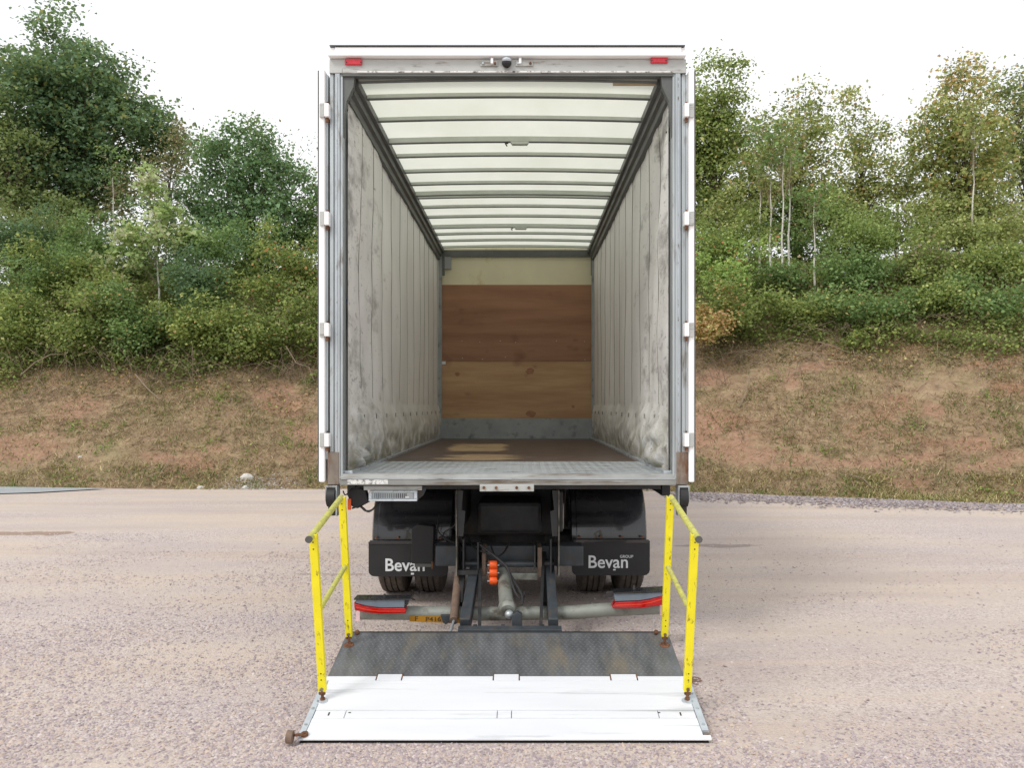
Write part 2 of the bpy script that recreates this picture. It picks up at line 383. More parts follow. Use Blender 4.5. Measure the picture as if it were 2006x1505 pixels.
def bank_mat():
    m, n, l, p, out = nt('dry_grassy_earth'); g = n.new('ShaderNodeNewGeometry').outputs['Position']
    c = ramp(n, l, noise_n(n, l, g, 3.5, 9, (1, 1, 1.6), .7), [(.25, lin(118, 96, 76)), (.42, lin(150, 126, 100)), (.58, lin(172, 148, 118)), (.8, lin(196, 174, 140))])
    k = noise_n(n, l, g, .8, 5, (.8, 1, 1.6), .6)
    c = mix(n, l, ramp(n, l, k, [(.54, 0.), (.68, .6)]), c, ramp(n, l, noise_n(n, l, g, 20, 4), [(.3, lin(160, 112, 90)), (.7, lin(188, 142, 118))]))
    gn = noise_n(n, l, g, 1.3, 6, (1, 1, 1.4), .65)
    c = mix(n, l, ramp(n, l, gn, [(.5, 0.), (.68, .35)]), c, lin(134, 134, 90))
    red = ramp(n, l, noise_n(n, l, g, 14, 6), [(.3, lin(158, 118, 96)), (.7, lin(188, 150, 126))])
    wob = mth(n, l, 'MULTIPLY', mth(n, l, 'SUBTRACT', noise_n(n, l, g, 3.5, 7, (1, 1, 1), .7), .5), 2.6)
    dmin = None
    for (px, py, rx, rs) in BARE:
        hx, hy, hz = hit(px, py)
        mp = n.new('ShaderNodeMapping'); mp.vector_type = 'TEXTURE'; mp.inputs['Location'].default_value = (hx, hy, hz); mp.inputs['Scale'].default_value = (rx * 1.25, rs * 1.5, 9)
        l.new(g, mp.inputs[0]); vl = n.new('ShaderNodeVectorMath'); vl.operation = 'LENGTH'; l.new(mp.outputs[0], vl.inputs[0])
        dmin = vl.outputs['Value'] if dmin is None else mth(n, l, 'MINIMUM', dmin, vl.outputs['Value'])
    c = mix(n, l, ramp(n, l, mth(n, l, 'ADD', dmin, wob), [(.45, .7), (1.5, 0.)]), c, red)
    l.new(c, p.inputs['Base Color']); p.inputs['Roughness'].default_value = .95
    bump(n, l, p, noise_n(n, l, g, 16, 8, (1, 1, 1), .7), .9, .06)
    return m

M['bank'] = bank_mat()
BAREXY = [hit(px, py)[:2] + (rx, rs) for px, py, rx, rs in BARE]
def grid(name, xs, ys, fz, m, kind='structure'):
    V = np.array([(x, y, fz(x, y)) for y in ys for x in xs]); nx = len(xs)
    I = np.arange(len(ys) - 1)[:, None] * nx + np.arange(nx - 1)[None, :]
    Fq = np.stack([I, I + 1, I + nx + 1, I + nx], -1).reshape(-1, 4)
    o = arrmesh(name, V, Fq, m, kind=kind)
    for p in o.data.polygons: p.use_smooth = True
    return o
def ground_z(x, y):
    return gz(y) + .012 * noise.noise(Vector((x * .8, y * 1.6, 0))) * min(1, max(0, abs(y - 4.7) - .5))
xs = np.concatenate([np.linspace(-150, -16, 12), np.linspace(-15, 15, 90), np.linspace(16, 150, 12)])
ys = np.concatenate([np.linspace(-60, 0, 8), np.linspace(.5, 18, 90), np.linspace(20, 30, 3)])
grid('ground', xs, ys, lambda x, y: ground_z(x, y) if y > -1 else gz(max(y, -4)), M['yard'])
dd = np.concatenate([np.linspace(-.15, 9.5, 110), np.linspace(10, 120, 24)])
xb = np.concatenate([np.linspace(-120, -19, 10), np.linspace(-18, 18, 190), np.linspace(19, 120, 10)])
V = np.array([(x, foot(x) + d, terr(x, foot(x) + d) + (-.03 if d < 0 else .004)) for d in dd for x in xb]); nx = len(xb)
I = np.arange(len(dd) - 1)[:, None] * nx + np.arange(nx - 1)[None, :]
bk = arrmesh('embankment', V, np.stack([I, I + 1, I + nx + 1, I + nx], -1).reshape(-1, 4), M['bank'], kind='structure')
for p in bk.data.polygons: p.use_smooth = True
# strip of grey asphalt beyond the gravel on the left
mb = MB(); pts = [(-40, 13.0), (-9.4, 13.75), (-8.6, 13.95), (-7.6, 14.5), (-8.6, 14.62), (-14, 15.2), (-40, 16.7)]
mb.poly([(x, y, gz(y) + .018) for x, y in pts], [tuple(range(len(pts)))])
obj('road', mb, M['asphalt'], kind='structure')

# ------------------------------------------------------------------ loose gravel (real stones near the camera)
def stones(name, xy, size, label, cols, zoff=.25, cat='gravel'):
    N = len(xy)
    base = np.array([[1, 0, 0], [-.5, .87, 0], [-.5, -.87, 0], [0, 0, .75], [0, 0, -.7], [.3, .5, .45], [-.6, .05, .4]])
    base = np.array([[1, .1, 0], [.2, .95, .1], [-.9, .3, 0], [-.4, -.9, -.05], [.6, -.75, .1], [.05, .05, .75]])
    fs = np.array([[0, 1, 5], [1, 2, 5], [2, 3, 5], [3, 4, 5], [4, 0, 5]])
    V = np.repeat(base[None], N, 0) + rng.normal(0, .16, (N, 6, 3))
    V *= (size * rng.uniform(.45, 1.3, N) ** 1.2)[:, None, None] * np.stack([rng.uniform(.7, 1.3, N), rng.uniform(.7, 1.3, N), rng.uniform(.6, 1.2, N)], -1)[:, None, :]
    a = rng.uniform(0, 6.28, N); ca, sa = np.cos(a)[:, None], np.sin(a)[:, None]
    X = V[..., 0] * ca - V[..., 1] * sa; Y = V[..., 0] * sa + V[..., 1] * ca
    zz = np.array([terr(x, y) if y > foot(x) else ground_z(x, y) for x, y in xy])
    V = np.stack([X + xy[:, 0:1], Y + xy[:, 1:2], V[..., 2] + zz[:, None] + size * zoff * .2], -1)
    Fq = (fs[None] + (np.arange(N) * 6)[:, None, None]).reshape(-1, 3)
    pal = np.array(cols); c = pal[rng.integers(0, len(pal), N)] * rng.uniform(.88, 1.08, (N, 1))
    return arrmesh(name, V.reshape(-1, 3), Fq, M['stone'], np.repeat(c, 6, 0), kind='stuff', label=label, cat=cat)
SC = [lin(168, 154, 156), lin(182, 168, 168), lin(194, 180, 176), lin(204, 192, 188), lin(158, 144, 147), lin(198, 178, 164), lin(190, 174, 166), lin(182, 166, 168)]
pts = []
while sum(len(p) for p in pts) < 60000:
    Y = 3.7 + 6.5 * rng.random(30000) ** 1.7; X = (rng.random(30000) - .5) * 1.36 * Y - .02
    dens = np.array([noise.noise(Vector((x * .7, y * 1.2, 9))) for x, y in zip(X, Y)])
    pr = np.clip(.5 + dens * .9 - .16 * (X > 1.1) + .25 * (Y < 4.8) - .1 * np.clip(Y - 6, 0, 3) - .35 * (X > 1.3) * (Y > 4.0), .05, 1)
    keep = rng.random(30000) < pr
    inplat = (X > -1.21) & (X < 1.01) & (Y > 4.22) & (Y < 5.4)
    P = np.stack([X, Y], -1)[keep & ~inplat]; pts.append(P)
stones('gravel', np.concatenate(pts)[:60000], .0098, 'loose pinkish grey gravel scattered over the yard in front of the truck', SC)
X = rng.uniform(2.4, 12, 9000); Y = np.array([foot(x) for x in X]) - .1 - np.abs(rng.normal(0, .42, 9000)) - .05
stones('gravel_ridge', np.stack([X, Y], -1), .026, 'ridge of coarse mauve grey stones along the bottom of the right bank',
       [lin(142, 132, 134), lin(160, 150, 152), lin(178, 170, 172), lin(122, 110, 112), lin(150, 136, 136), lin(168, 154, 144)], 1.2)

# ------------------------------------------------------------------ grass and foliage generators
def blades(name, P, length, cols, label, flat=.5, width=.010, cat='grass', lift=0):
    N = len(P); L = length * rng.uniform(.5, 1.4, N)
    a = rng.uniform(0, 6.28, N); up = rng.uniform(flat * .2, 1, N)
    d = np.stack([np.cos(a) * (1 - up * .7), np.sin(a) * (1 - up * .7), up * (1 - flat) + .12], -1)
    d /= np.linalg.norm(d, axis=1)[:, None]
    side = np.stack([-np.sin(a + rng.normal(0, .8, N)), np.cos(a), np.zeros(N)], -1); w = width * rng.uniform(.5, 1.3, N)[:, None]
    mid = P + d * L[:, None] * .55; tip = P + d * L[:, None]; tip[:, 2] -= L * .18
    V = np.stack([P - side * w, P + side * w, mid + side * w * .8, tip, mid - side * w * .8], 1)
    Fq = (np.array([[0, 1, 2, 4]])[None] + (np.arange(N) * 5)[:, None, None]).reshape(-1, 4)
    # two faces: quad and tip (tip written as degenerate-free quad)
    F2 = (np.array([[4, 2, 3]])[None] + (np.arange(N) * 5)[:, None, None]).reshape(-1, 3)
    pal = np.array(cols); ci = rng.integers(0, len(pal), N)
    c = pal[ci] * rng.uniform(.7, 1.25, (N, 1))
    return V, Fq, F2, c
def add_blades(name, P, length, cols, label, **k):
    V, Fq, F2, c = blades(name, P, length, cols, label, **k)
    Ft = np.concatenate([Fq[:, [0, 1, 2]], Fq[:, [0, 2, 3]], F2])
    return arrmesh(name, V.reshape(-1, 3), Ft, M['blade'], np.repeat(c, 5, 0), kind='stuff', label=label, cat='grass')
def bank_pts(N, dmin, dmax, nscale=1.0, thr=-.2, seed=0, xr=(-13, 12)):
    out = []
    while len(out) < N:
        x = random.uniform(*xr); d = random.uniform(dmin, dmax); y = foot(x) + d
        if abs(x / y) > .78: continue
        if noise.noise(Vector((x * nscale, y * nscale, seed))) < thr + random.uniform(-.2, .2): continue
        wob = noise.noise(Vector((x * 3, y * 3, 2))) * .6
        if random.random() < .62 and any(((x - bx) / (rx * 1.2)) ** 2 + ((y - by) / (rs * 1.45)) ** 2 + wob < 1 for bx, by, rx, rs in BAREXY): continue
        out.append((x, y, terr(x, y)))
    return np.array(out)
STRAW = [lin(150, 144, 100), lin(112, 90, 72), lin(186, 162, 128), lin(202, 184, 152), lin(196, 174, 136), lin(180, 158, 124), lin(164, 140, 112), lin(212, 194, 152), lin(150, 148, 104), lin(146, 122, 100), lin(176, 166, 122), lin(128, 104, 84), lin(170, 156, 140)]
GREEN = [lin(112, 136, 66), lin(130, 148, 80), lin(96, 124, 64), lin(146, 152, 92)]
add_blades('dry_grass', bank_pts(170000, .02, 5.5, .8, -.5, 1), .15, STRAW, 'dry straw coloured grass lying over the red earth bank', flat=.6, width=.0045)
add_blades('green_grass', bank_pts(26000, .0, 5.2, 1.5, .18, 4), .10, GREEN, 'patches of short green grass on the dry bank', flat=.35, width=.007)
P = bank_pts(26000, -.06, .8, 1.2, -.05, 6); P = P[(P[:, 0] > 3.5 + rng.random(len(P)) * 3) | (rng.random(len(P)) < .22)]
add_blades('verge_grass', P, .12, [lin(196, 184, 132), lin(176, 168, 112), lin(208, 194, 144), lin(150, 150, 96)], 'pale yellow green tufts of grass along the bottom of the bank', flat=.4, width=.006)

def leaf_arrays(Cn, size, c):
    N = len(Cn)
    d = rng.normal(0, 1, (N, 3)); d[:, 2] = d[:, 2] * .6 - .15; d /= np.linalg.norm(d, axis=1)[:, None]
    up = rng.normal(0, .6, (N, 3)); up[:, 2] += .9; up[:, 1] -= .45
    r = np.cross(d, up); r /= np.linalg.norm(r, axis=1)[:, None] + 1e-6
    n = np.cross(r, d)
    s = (size * rng.uniform(.6, 1.35, N))[:, None]
    V = np.stack([Cn, Cn + d * s * .45 + r * s * .36 + n * s * .1, Cn + d * s - n * s * .06, Cn + d * s * .45 - r * s * .36 + n * s * .1], 1)
    i = np.arange(N)[:, None] * 4
    T = np.concatenate([i + np.array([[0, 1, 2]]), i + np.array([[0, 2, 3]])])
    return V.reshape(-1, 3), T, np.repeat(c, 4, 0)
def crown_points(blobs, per_m3, leaf_per, cr, shell=.55):
    cs = []
    for (c, r) in blobs:
        n = max(6, int(per_m3 * 4.19 * r[0] * r[1] * r[2]))
        u = rng.normal(0, 1, (n, 3)); u /= np.linalg.norm(u, axis=1)[:, None]
        rad = rng.uniform(shell, 1.0, n) ** .8 * rng.uniform(.85, 1.12, n)
        cs.append(np.array(c) + u * rad[:, None] * np.array(r))
    cs = np.concatenate(cs)
    n = len(cs); k = leaf_per
    off = rng.normal(0, 1, (n, k, 3)) * cr * np.array([1, 1, .62])
    off *= rng.uniform(.6, 1.3, (n, 1, 1))
    pts = (cs[:, None, :] + off).reshape(-1, 3)
    return cs, pts
def colours(cs, k, pal, alt=None, alt_p=0., top=None):
    n = len(cs); pal = np.array(pal)
    ct = rng.random(n); lt = np.clip(np.repeat(ct, k) * .55 + rng.random(n * k) * .5, 0, .999)
    i = lt * (len(pal) - 1); a = i.astype(int); f = (i - a)[:, None]
    c = pal[a] * (1 - f) + pal[np.minimum(a + 1, len(pal) - 1)] * f
    if alt is not None:
        alt = np.array(alt); p = np.full(n * k, alt_p)
        if top is not None:
            z = np.repeat(cs[:, 2], k); p = p + np.clip((z - top) / 1.5, 0, 1) * .5
        m = rng.random(n * k) < p
        c[m] = alt[rng.integers(0, len(alt), m.sum())]
    gr = c.mean(1, keepdims=True); c = c * .84 + gr * .16
    return np.minimum(c * np.array([3.3, 3.0, 2.75]) + np.array([.022, .030, .014]), .62) * rng.uniform(.75, 1.3, (n * k, 1))
def px_left(p): return p < 1000
def tree(name, label, base, blobs, pal, Y, dens=7, leaf=.1, lp=55, cr=.30, alt=None, alt_p=0., top=None, trunk_r=.13, bark='bark', limbs=22, trunk_top=.78, group=None, lean=0, shell=.4, cat='tree', depth=.8):
    """base=(px of trunk), blobs in photo pixels at the tree's own real distance Y"""
    bx = wx(base, Y); bz = terr(bx, Y) - .1
    B = [((wx(px, Y), Y + dy, wz(py, Y)), (rx / F * Y, rx / F * Y * depth, ry / F * Y)) for px, py, rx, ry, dy in blobs]
    root = empty(name, (bx, Y, bz), label, cat, group)
    cs, pts = crown_points(B, dens * (1.25 if px_left(base) else 1.6), int(lp * 1.5), cr * .86, shell); lp = int(lp * 1.5)
    c = colours(cs, lp, pal, alt, alt_p, top)
    V, T, CC = leaf_arrays(pts, leaf, c)
    zt = max(b[0][2] + b[1][2] * .75 for b in B); xt = np.mean([b[0][0] for b in B])
    zt = bz + (zt - bz) * trunk_top
    mb = MB(); P = []; Rr = []
    for i in range(9):
        t = i / 8; z = bz + (zt - bz) * t
        P.append((bx + (xt - bx) * t * t + min(.06, trunk_r * .45) * math.sin(i * 1.7 + bx) , Y + min(.05, trunk_r * .4) * math.sin(i * 2.3), z)); Rr.append(trunk_r * (1 - t * .85))
    mb.tube(P, Rr, 8)
    obj('trunk', mb, M[bark], root, smooth=True, origin=P[0])
    if limbs:
        mb = MB(); idx = rng.choice(len(cs), min(limbs, len(cs)), replace=False)
        for j in idx:
            e = Vector(cs[j].tolist()); t = min(.93, max(.15, (e.z - bz) / (zt - bz) * .68)); k = min(7, int(t * 8))
            s0 = Vector(P[k]).lerp(Vector(P[k + 1]), t * 8 - k) if k < 8 else Vector(P[8])
            mid = s0.lerp(e, .5) + Vector((0, 0, .12 * (e - s0).length))
            r0 = trunk_r * (1 - t * .85) * (.5 if bark == 'bark' else .3)
            mb.tube([s0, mid, e, e + (e - mid) * .35], [r0, r0 * .6, r0 * .3, r0 * .12], 5)
        obj('limbs', mb, M['bark' if bark == 'bark' else 'deadwood'], root, origin=P[3])
    arrmesh('crown', V, T, M['leaf'], CC, parent=root, origin=tuple(np.mean([b[0] for b in B], 0)))
    return root
DKB = [(.010, .026, .014), (.020, .050, .026), (.036, .080, .042), (.062, .118, .066)]
MID = [(.018, .040, .014), (.034, .072, .022), (.058, .112, .032), (.095, .160, .055)]
OLV = [(.034, .050, .015), (.072, .098, .028), (.125, .155, .046), (.185, .21, .075)]
LGT = [(.05, .09, .03), (.11, .17, .06), (.17, .24, .10), (.28, .36, .19)]
BRA = [(.022, .036, .010), (.050, .080, .018), (.088, .125, .028), (.145, .180, .040)]
BRN = [(.045, .040, .024), (.085, .070, .042), (.13, .10, .065)]
AUT = [(.22, .13, .045), (.18, .10, .05), (.26, .19, .07)]
RED = [(.28, .06, .02), (.20, .07, .03)]
g1 = 'trees along the top of the bank'
tree('sycamore_tree', 'tall dark blue green tree rising to the top left of the bank', 140,
     [(120, 90, 62, 75, 0), (160, 190, 130, 95, 0), (60, 230, 120, 110, .4), (240, 260, 105, 75, -.2), (110, 350, 150, 90, .3), (285, 235, 45, 40, 0), (330, 300, 55, 45, .2), (10, 130, 60, 60, .6)],
     DKB, 25, 4.6, .135, 60, .34, alt=[(.09, .10, .03)], alt_p=.05, trunk_r=.2, limbs=40, group=g1)
tree('ash_tree', 'broad blue green leafy tree directly left of the truck', 490,
     [(480, 330, 100, 80, 0), (560, 390, 75, 80, 0), (420, 380, 70, 80, .3), (500, 450, 110, 70, -.2), (600, 440, 50, 80, .2), (480, 270, 50, 40, 0), (400, 285, 40, 35, .3)],
     [(.012, .034, .016), (.026, .066, .030), (.050, .108, .050), (.090, .165, .090)], 22.5, 6.5, .105, 60, .27, trunk_r=.11, limbs=30, group=g1)
tree('alder_tree', 'olive toned tree filling the gap between the tall tree and the left edge', 30,
     [(20, 330, 80, 90, 0), (60, 420, 90, 70, .2), (-40, 260, 70, 110, .2), (120, 440, 70, 50, 0)],
     [(.022, .040, .014), (.045, .072, .024), (.075, .105, .036), (.11, .14, .05)], 23.5, 6, .11, 55, .3, trunk_r=.12, limbs=24, group=g1)
tree('withering_tree', 'sparse brownish tree between the tall dark tree and the ash', 350,
     [(350, 300, 40, 45, 0), (320, 350, 60, 50, 0), (250, 380, 55, 55, .2), (360, 270, 25, 30, 0)],
     [(.04, .045, .024), (.075, .075, .038), (.11, .11, .055)], 24, 5, .10, 38, .28, alt=BRN, alt_p=.4, trunk_r=.07, limbs=26, group=g1)
tree('pale_sapling', 'slender sapling with pale green leaves standing before the dark trees on the left', 312,
     [(300, 400, 38, 45, 0), (290, 470, 70, 30, 0), (330, 430, 45, 40, .1), (240, 500, 45, 14, 0), (370, 470, 45, 18, 0), (300, 350, 18, 35, 0), (300, 520, 70, 18, .1)],
     LGT, 19.6, 16, .125, 30, .16, trunk_r=.035, limbs=30, bark='birch', group='slender saplings', trunk_top=.7)
tree('thin_sapling', 'thin bare stemmed sapling left of the pale leaved one', 225,
     [(225, 330, 40, 60, 0), (215, 410, 45, 40, 0)], MID, 21.5, 5, .09, 30, .22, alt=BRN, alt_p=.15, trunk_r=.035, limbs=16, bark='birch', group='slender saplings')
tree('twiggy_tree', 'sparse twiggy treetop showing above the ash beside the truck', 560,
     [(545, 290, 50, 45, 0), (600, 330, 30, 60, 0), (490, 245, 25, 20, 0)], MID, 25, 2.6, .09, 26, .26, alt=BRN, alt_p=.25, trunk_r=.06, limbs=30, group=g1)
tree('oak_tree', 'tall dense green tree directly right of the truck', 1400,
     [(1405, 170, 55, 60, 0), (1380, 260, 75, 80, 0), (1440, 250, 50, 70, .2), (1395, 360, 80, 75, 0), (1330, 250, 80, 110, .4), (1400, 430, 70, 45, 0)],
     [(.030, .050, .012), (.060, .092, .022), (.100, .140, .036), (.155, .19, .06)], 23.5, 7, .105, 60, .28, alt=[(.2, .19, .06)], alt_p=.06, trunk_r=.14, limbs=30, group=g1)
tree('field_maple', 'olive yellow tree with a thin reddish top, left of the sky gap', 1560,
     [(1560, 250, 70, 55, 0), (1520, 330, 80, 60, 0), (1600, 340, 60, 65, .2), (1575, 195, 35, 28, 0), (1500, 250, 30, 30, 0), (1470, 390, 55, 55, 0), (1540, 410, 90, 50, 0), (1620, 410, 60, 50, 0)],
     OLV, 22.5, 8, .10, 46, .27, alt=AUT, alt_p=.12, top=10.2, trunk_r=.08, limbs=34, group=g1)
tree('maple_tree', 'light olive tree with a wispy crown beside the sky gap', 1690,
     [(1680, 250, 45, 50, 0), (1690, 330, 60, 55, 0), (1665, 200, 22, 25, 0), (1725, 260, 20, 35, 0), (1650, 390, 60, 40, .2), (1700, 400, 60, 50, 0)],
     OLV, 23.5, 8, .10, 42, .27, alt=AUT, alt_p=.14, top=10.5, trunk_r=.07, limbs=34, group=g1)
tree('low_hawthorn', 'low brownish green tree under the sky gap on the right', 1755,
     [(1750, 320, 45, 25, 0), (1770, 360, 55, 35, .2), (1690, 430, 70, 35, 0), (1800, 440, 60, 30, 0), (1790, 400, 50, 50, 0)], OLV, 24.5, 8, .10, 42, .25, alt=BRN, alt_p=.2, trunk_r=.06, limbs=20, group=g1)
tree('autumn_tree', 'large rounded tree with orange tinted top near the right edge', 1895,
     [(1885, 190, 55, 60, 0), (1850, 260, 75, 70, 0), (1920, 270, 65, 80, .2), (1875, 350, 95, 70, 0), (1890, 140, 25, 25, 0), (1900, 430, 100, 50, 0)],
     OLV, 22, 7.5, .105, 50, .27, alt=AUT, alt_p=.16, top=9.6, trunk_r=.1, limbs=40, group=g1)
tree('poplar_tree', 'darker green tree cut by the right edge of the photo', 2010,
     [(1990, 180, 50, 60, 0), (2020, 270, 70, 90, 0), (1990, 330, 60, 70, .2), (2060, 200, 60, 90, .2), (2030, 420, 80, 60, 0)],
     [(.024, .042, .016), (.050, .074, .028), (.085, .115, .045), (.13, .15, .07)], 24.5, 5, .11, 46, .3, alt=AUT, alt_p=.1, trunk_r=.12, limbs=26, group=g1)
for lab, base, Y, bl, pal in (
    ('low dense tree under the tall sycamore at the left', 90, 22.2, [(80, 470, 90, 55, 0), (10, 450, 70, 60, 0), (150, 480, 80, 45, 0), (100, 530, 120, 40, 0), (0, 520, 80, 40, 0)], [(.022, .040, .014), (.045, .072, .024), (.075, .105, .036), (.11, .14, .05)]),
    ('low dark tree between the sycamore and the ash', 260, 22.6, [(230, 480, 70, 45, 0), (290, 450, 60, 60, 0), (350, 420, 60, 70, 0), (380, 480, 60, 50, 0), (330, 530, 110, 40, 0), (220, 530, 80, 40, 0)], DKB),
    ('low yellow green tree against the left door', 590, 22.0, [(590, 470, 60, 50, 0), (530, 480, 60, 50, .2), (620, 400, 45, 50, 0), (540, 530, 100, 35, 0), (450, 520, 70, 40, .2)], MID),
    ('light green tree low beside the oak on the right', 1450, 21.6, [(1400, 440, 60, 50, 0), (1470, 450, 60, 50, 0), (1440, 390, 45, 40, 0), (1420, 490, 90, 35, 0)], OLV),
    ('bushy olive tree behind the birches on the right', 1570, 22.0, [(1560, 430, 70, 50, 0), (1620, 420, 60, 55, .2), (1520, 470, 60, 40, 0), (1590, 490, 90, 30, 0)], MID),
    ('airy light green tree right of the lone birch', 1680, 21.4, [(1670, 450, 75, 50, 0), (1730, 450, 50, 45, 0), (1640, 400, 50, 40, 0), (1700, 490, 90, 30, 0), (1760, 470, 50, 40, 0)], [(.035, .06, .014), (.07, .11, .028), (.11, .16, .045), (.16, .21, .07)]),
    ('bushy olive tree below the orange tinted one', 1850, 21.2, [(1830, 430, 70, 50, 0), (1900, 440, 80, 50, 0), (1960, 430, 70, 60, 0)], OLV)):
    tree('young_tree', lab, base, bl, pal, Y, 9, .085, 36, .2, alt=BRN, alt_p=.07, trunk_r=.04, limbs=24, group='young trees at the top of the thicket', cat='tree')
# thin pale birches on the right bank
for i, (px, ptop, pb, Y, lab) in enumerate([
        (1487, 300, 505, 19.6, 'leftmost thin white stemmed birch right of the truck'),
        (1508, 330, 515, 19.4, 'second white birch from the truck, leaning slightly'),
        (1532, 290, 530, 19.2, 'straightest and brightest of the grouped white birches'),
        (1545, 310, 508, 19.7, 'birch stem tucked close behind the brightest one'),
        (1590, 400, 545, 18.9, 'lone short birch standing apart to the right of the group'),
        (1905, 260, 440, 20.5, 'pale birch stem in front of the orange tinted tree')]):
    tree('birch_sapling', lab, px + (6 if i == 4 else 0), [(px, ptop - 30, 26, 32, 0), (px + 8, ptop + 15, 32, 30, 0)], OLV if i % 2 else MID, Y, 7, .085, 24, .17,
         alt=BRN, alt_p=.2, trunk_r=.034, limbs=18, bark='birch', group='thin white birches', trunk_top=.85, cat='birch')
# trees hidden by the truck from this spot, still part of the same row
for px, Y, lab in ((760, 24, 'leafy tree behind the truck body on the left'), (960, 25, 'leafy tree behind the middle of the truck body'), (1180, 24.5, 'leafy tree behind the truck body on the right')):
    tree('hedgerow_tree', lab, px, [(px, 330, 90, 90, 0), (px - 50, 420, 90, 60, 0), (px + 60, 410, 80, 70, 0)], MID, Y, 3, .12, 45, .32, trunk_r=.1, limbs=12, group=g1)
for px, lab in ((-190, 'dark tree standing past the left end of the row'), (2230, 'olive tree standing past the right end of the row')):
    tree('hedgerow_tree', lab, px, [(px, 230, 120, 110, 0), (px - 30, 380, 130, 90, 0)], MID, 24, 3, .12, 45, .34, trunk_r=.12, limbs=12, group=g1)

# shrubs of the thicket
def bush(label, px, py, rx, ry, Y, pal, alt=None, alt_p=0., n=9, leaf=.075, name='bramble_bush', dens=36, lp=30, cr=.15, group='bramble bushes of the thicket'):
    x = wx(px, Y); z0 = terr(x, Y)
    root = empty(name, (x, Y, z0), label, 'bush', group)
    zc = wz(py, Y); ax, az_ = rx / F * Y, ry / F * Y
    B = []
    for i in range(n):
        a = rng.uniform(0, 6.28); q = rng.uniform(0, .65)
        bx, bz = x + math.cos(a) * ax * q, zc + math.sin(a) * az_ * q * .8
        r = rng.uniform(.22, .6)
        B.append(((bx, Y + rng.uniform(-.5, .5), bz), (ax * r, .3 + .5 * r, az_ * r * 1.2)))
    for i in range(5):                      # loose sprays that break the outline
        bx = x + rng.uniform(-1.15, 1.15) * ax; bz = zc + az_ * rng.uniform(.1, 1.15)
        B.append(((bx, Y + rng.uniform(-.6, .3), bz), (.16, .16, rng.uniform(.12, .4))))
    cs, pts = crown_points(B, dens, lp, cr, .3)
    pts[:, 2] = np.maximum(pts[:, 2], terr(x, Y) - .9)
    V, T, CC = leaf_arrays(pts, leaf, colours(cs, lp, pal, alt, alt_p))
    mb = MB()
    for i in range(12):
        a = rng.uniform(-1, 1); s0 = Vector((x + a * ax * .8, Y - .35 + rng.uniform(-.2, .2), 0)); s0.z = terr(s0.x, s0.y) - .03
        h = rng.uniform(.5, 1.1) * az_; w = rng.uniform(-.7, .7)
        mb.tube([s0, s0 + Vector((w * .3, -.05, h * .6)), s0 + Vector((w * .8, -.15, h)), s0 + Vector((w * 1.4, -.3, h * .75))], [.007, .006, .005, .003], 4)
    obj('stems', mb, M['deadwood'], root, kind='stuff')
    arrmesh('foliage', V, T, M['leaf'], CC, parent=root, origin=(x, Y, zc))
B1 = BRA
bush('dark low bush at the left edge, lowest of the thicket', 40, 640, 110, 80, 18.4, B1, AUT, .03)
bush('bright green bush above the low one at the left edge', 50, 560, 120, 60, 19.6, MID, None)
bush('dull grey green bush under the olive tree at the left edge', 30, 480, 110, 60, 21.0, DKB)
bush('wide yellow green bush left of the pale sapling', 150, 555, 120, 60, 19.4, B1, AUT, .03)
bush('tangled low bush with bare stems, third from the left edge', 160, 655, 110, 65, 18.3, B1, BRN, .10)
bush('dark bush below the sapling trunk on the left bank', 270, 640, 100, 70, 18.2, MID, AUT, .04)
bush('brown flecked bush behind the sapling trunk', 230, 590, 90, 45, 18.9, B1, BRN, .2)
bush('shaded green bush right of the sapling trunk', 390, 560, 90, 75, 18.9, DKB)
bush('yellow flecked bush at the lower middle of the left thicket', 380, 650, 90, 70, 18.1, B1, [(.24, .24, .05)], .08)
bush('bush dotted with orange berries near the truck on the left', 500, 560, 100, 65, 18.8, B1, RED, .05)
bush('bush with reddish berries touching the left side of the truck', 590, 540, 70, 75, 19.0, B1, RED, .06)
bush('low bramble reaching out above the bare earth, left of the truck', 480, 650, 110, 60, 17.9, B1, AUT, .05)
bush('shadowy bramble low beside the left door', 590, 630, 60, 55, 18.1, B1, BRN, .12)
bush('leafy bush between the ash and the brambles left', 430, 490, 110, 50, 20.4, MID)
bush('green bush in the middle of the left thicket', 180, 490, 120, 50, 20.7, MID, None)
bush('bright rowan bush with orange berries right of the truck', 1420, 545, 80, 65, 18.3, [(.04, .08, .016), (.075, .14, .028), (.11, .18, .04), (.16, .23, .06)], RED, .05)
bush('orange brown withered bush against the right side of the truck', 1385, 640, 42, 45, 17.2, AUT, [(.10, .13, .03)], .15, name='withered_bush', group=None)
bush('green bramble below the rowan bush', 1440, 620, 60, 45, 17.6, B1, AUT, .06)
bush('leafy bush behind the rowan at the foot of the oak', 1420, 480, 90, 45, 19.8, B1)
bush('greyish bush at the foot of the birches', 1540, 550, 80, 55, 18.7, MID, BRN, .15)
bush('bright low bramble under the birches', 1560, 610, 90, 45, 17.9, B1, [(.26, .27, .06)], .07)
bush('broad green bush right of the lone birch', 1680, 540, 100, 55, 18.8, MID)
bush('low dark green bramble in the middle of the right bank', 1690, 605, 95, 42, 17.7, MID, AUT, .04)
bush('tall light green bush under the sky gap', 1700, 470, 100, 50, 20.2, [(.035, .06, .014), (.07, .11, .028), (.11, .16, .045), (.16, .21, .07)])
bush('brown mottled bush right of the middle of the right bank', 1800, 530, 85, 60, 18.8, B1, BRN, .25)
bush('yellow green bramble, third from the right edge', 1830, 590, 90, 50, 17.5, B1, [(.26, .27, .06)], .06)
bush('glossy green bramble at the right edge, lowest of the thicket', 1950, 600, 85, 50, 17.2, MID, AUT, .03)
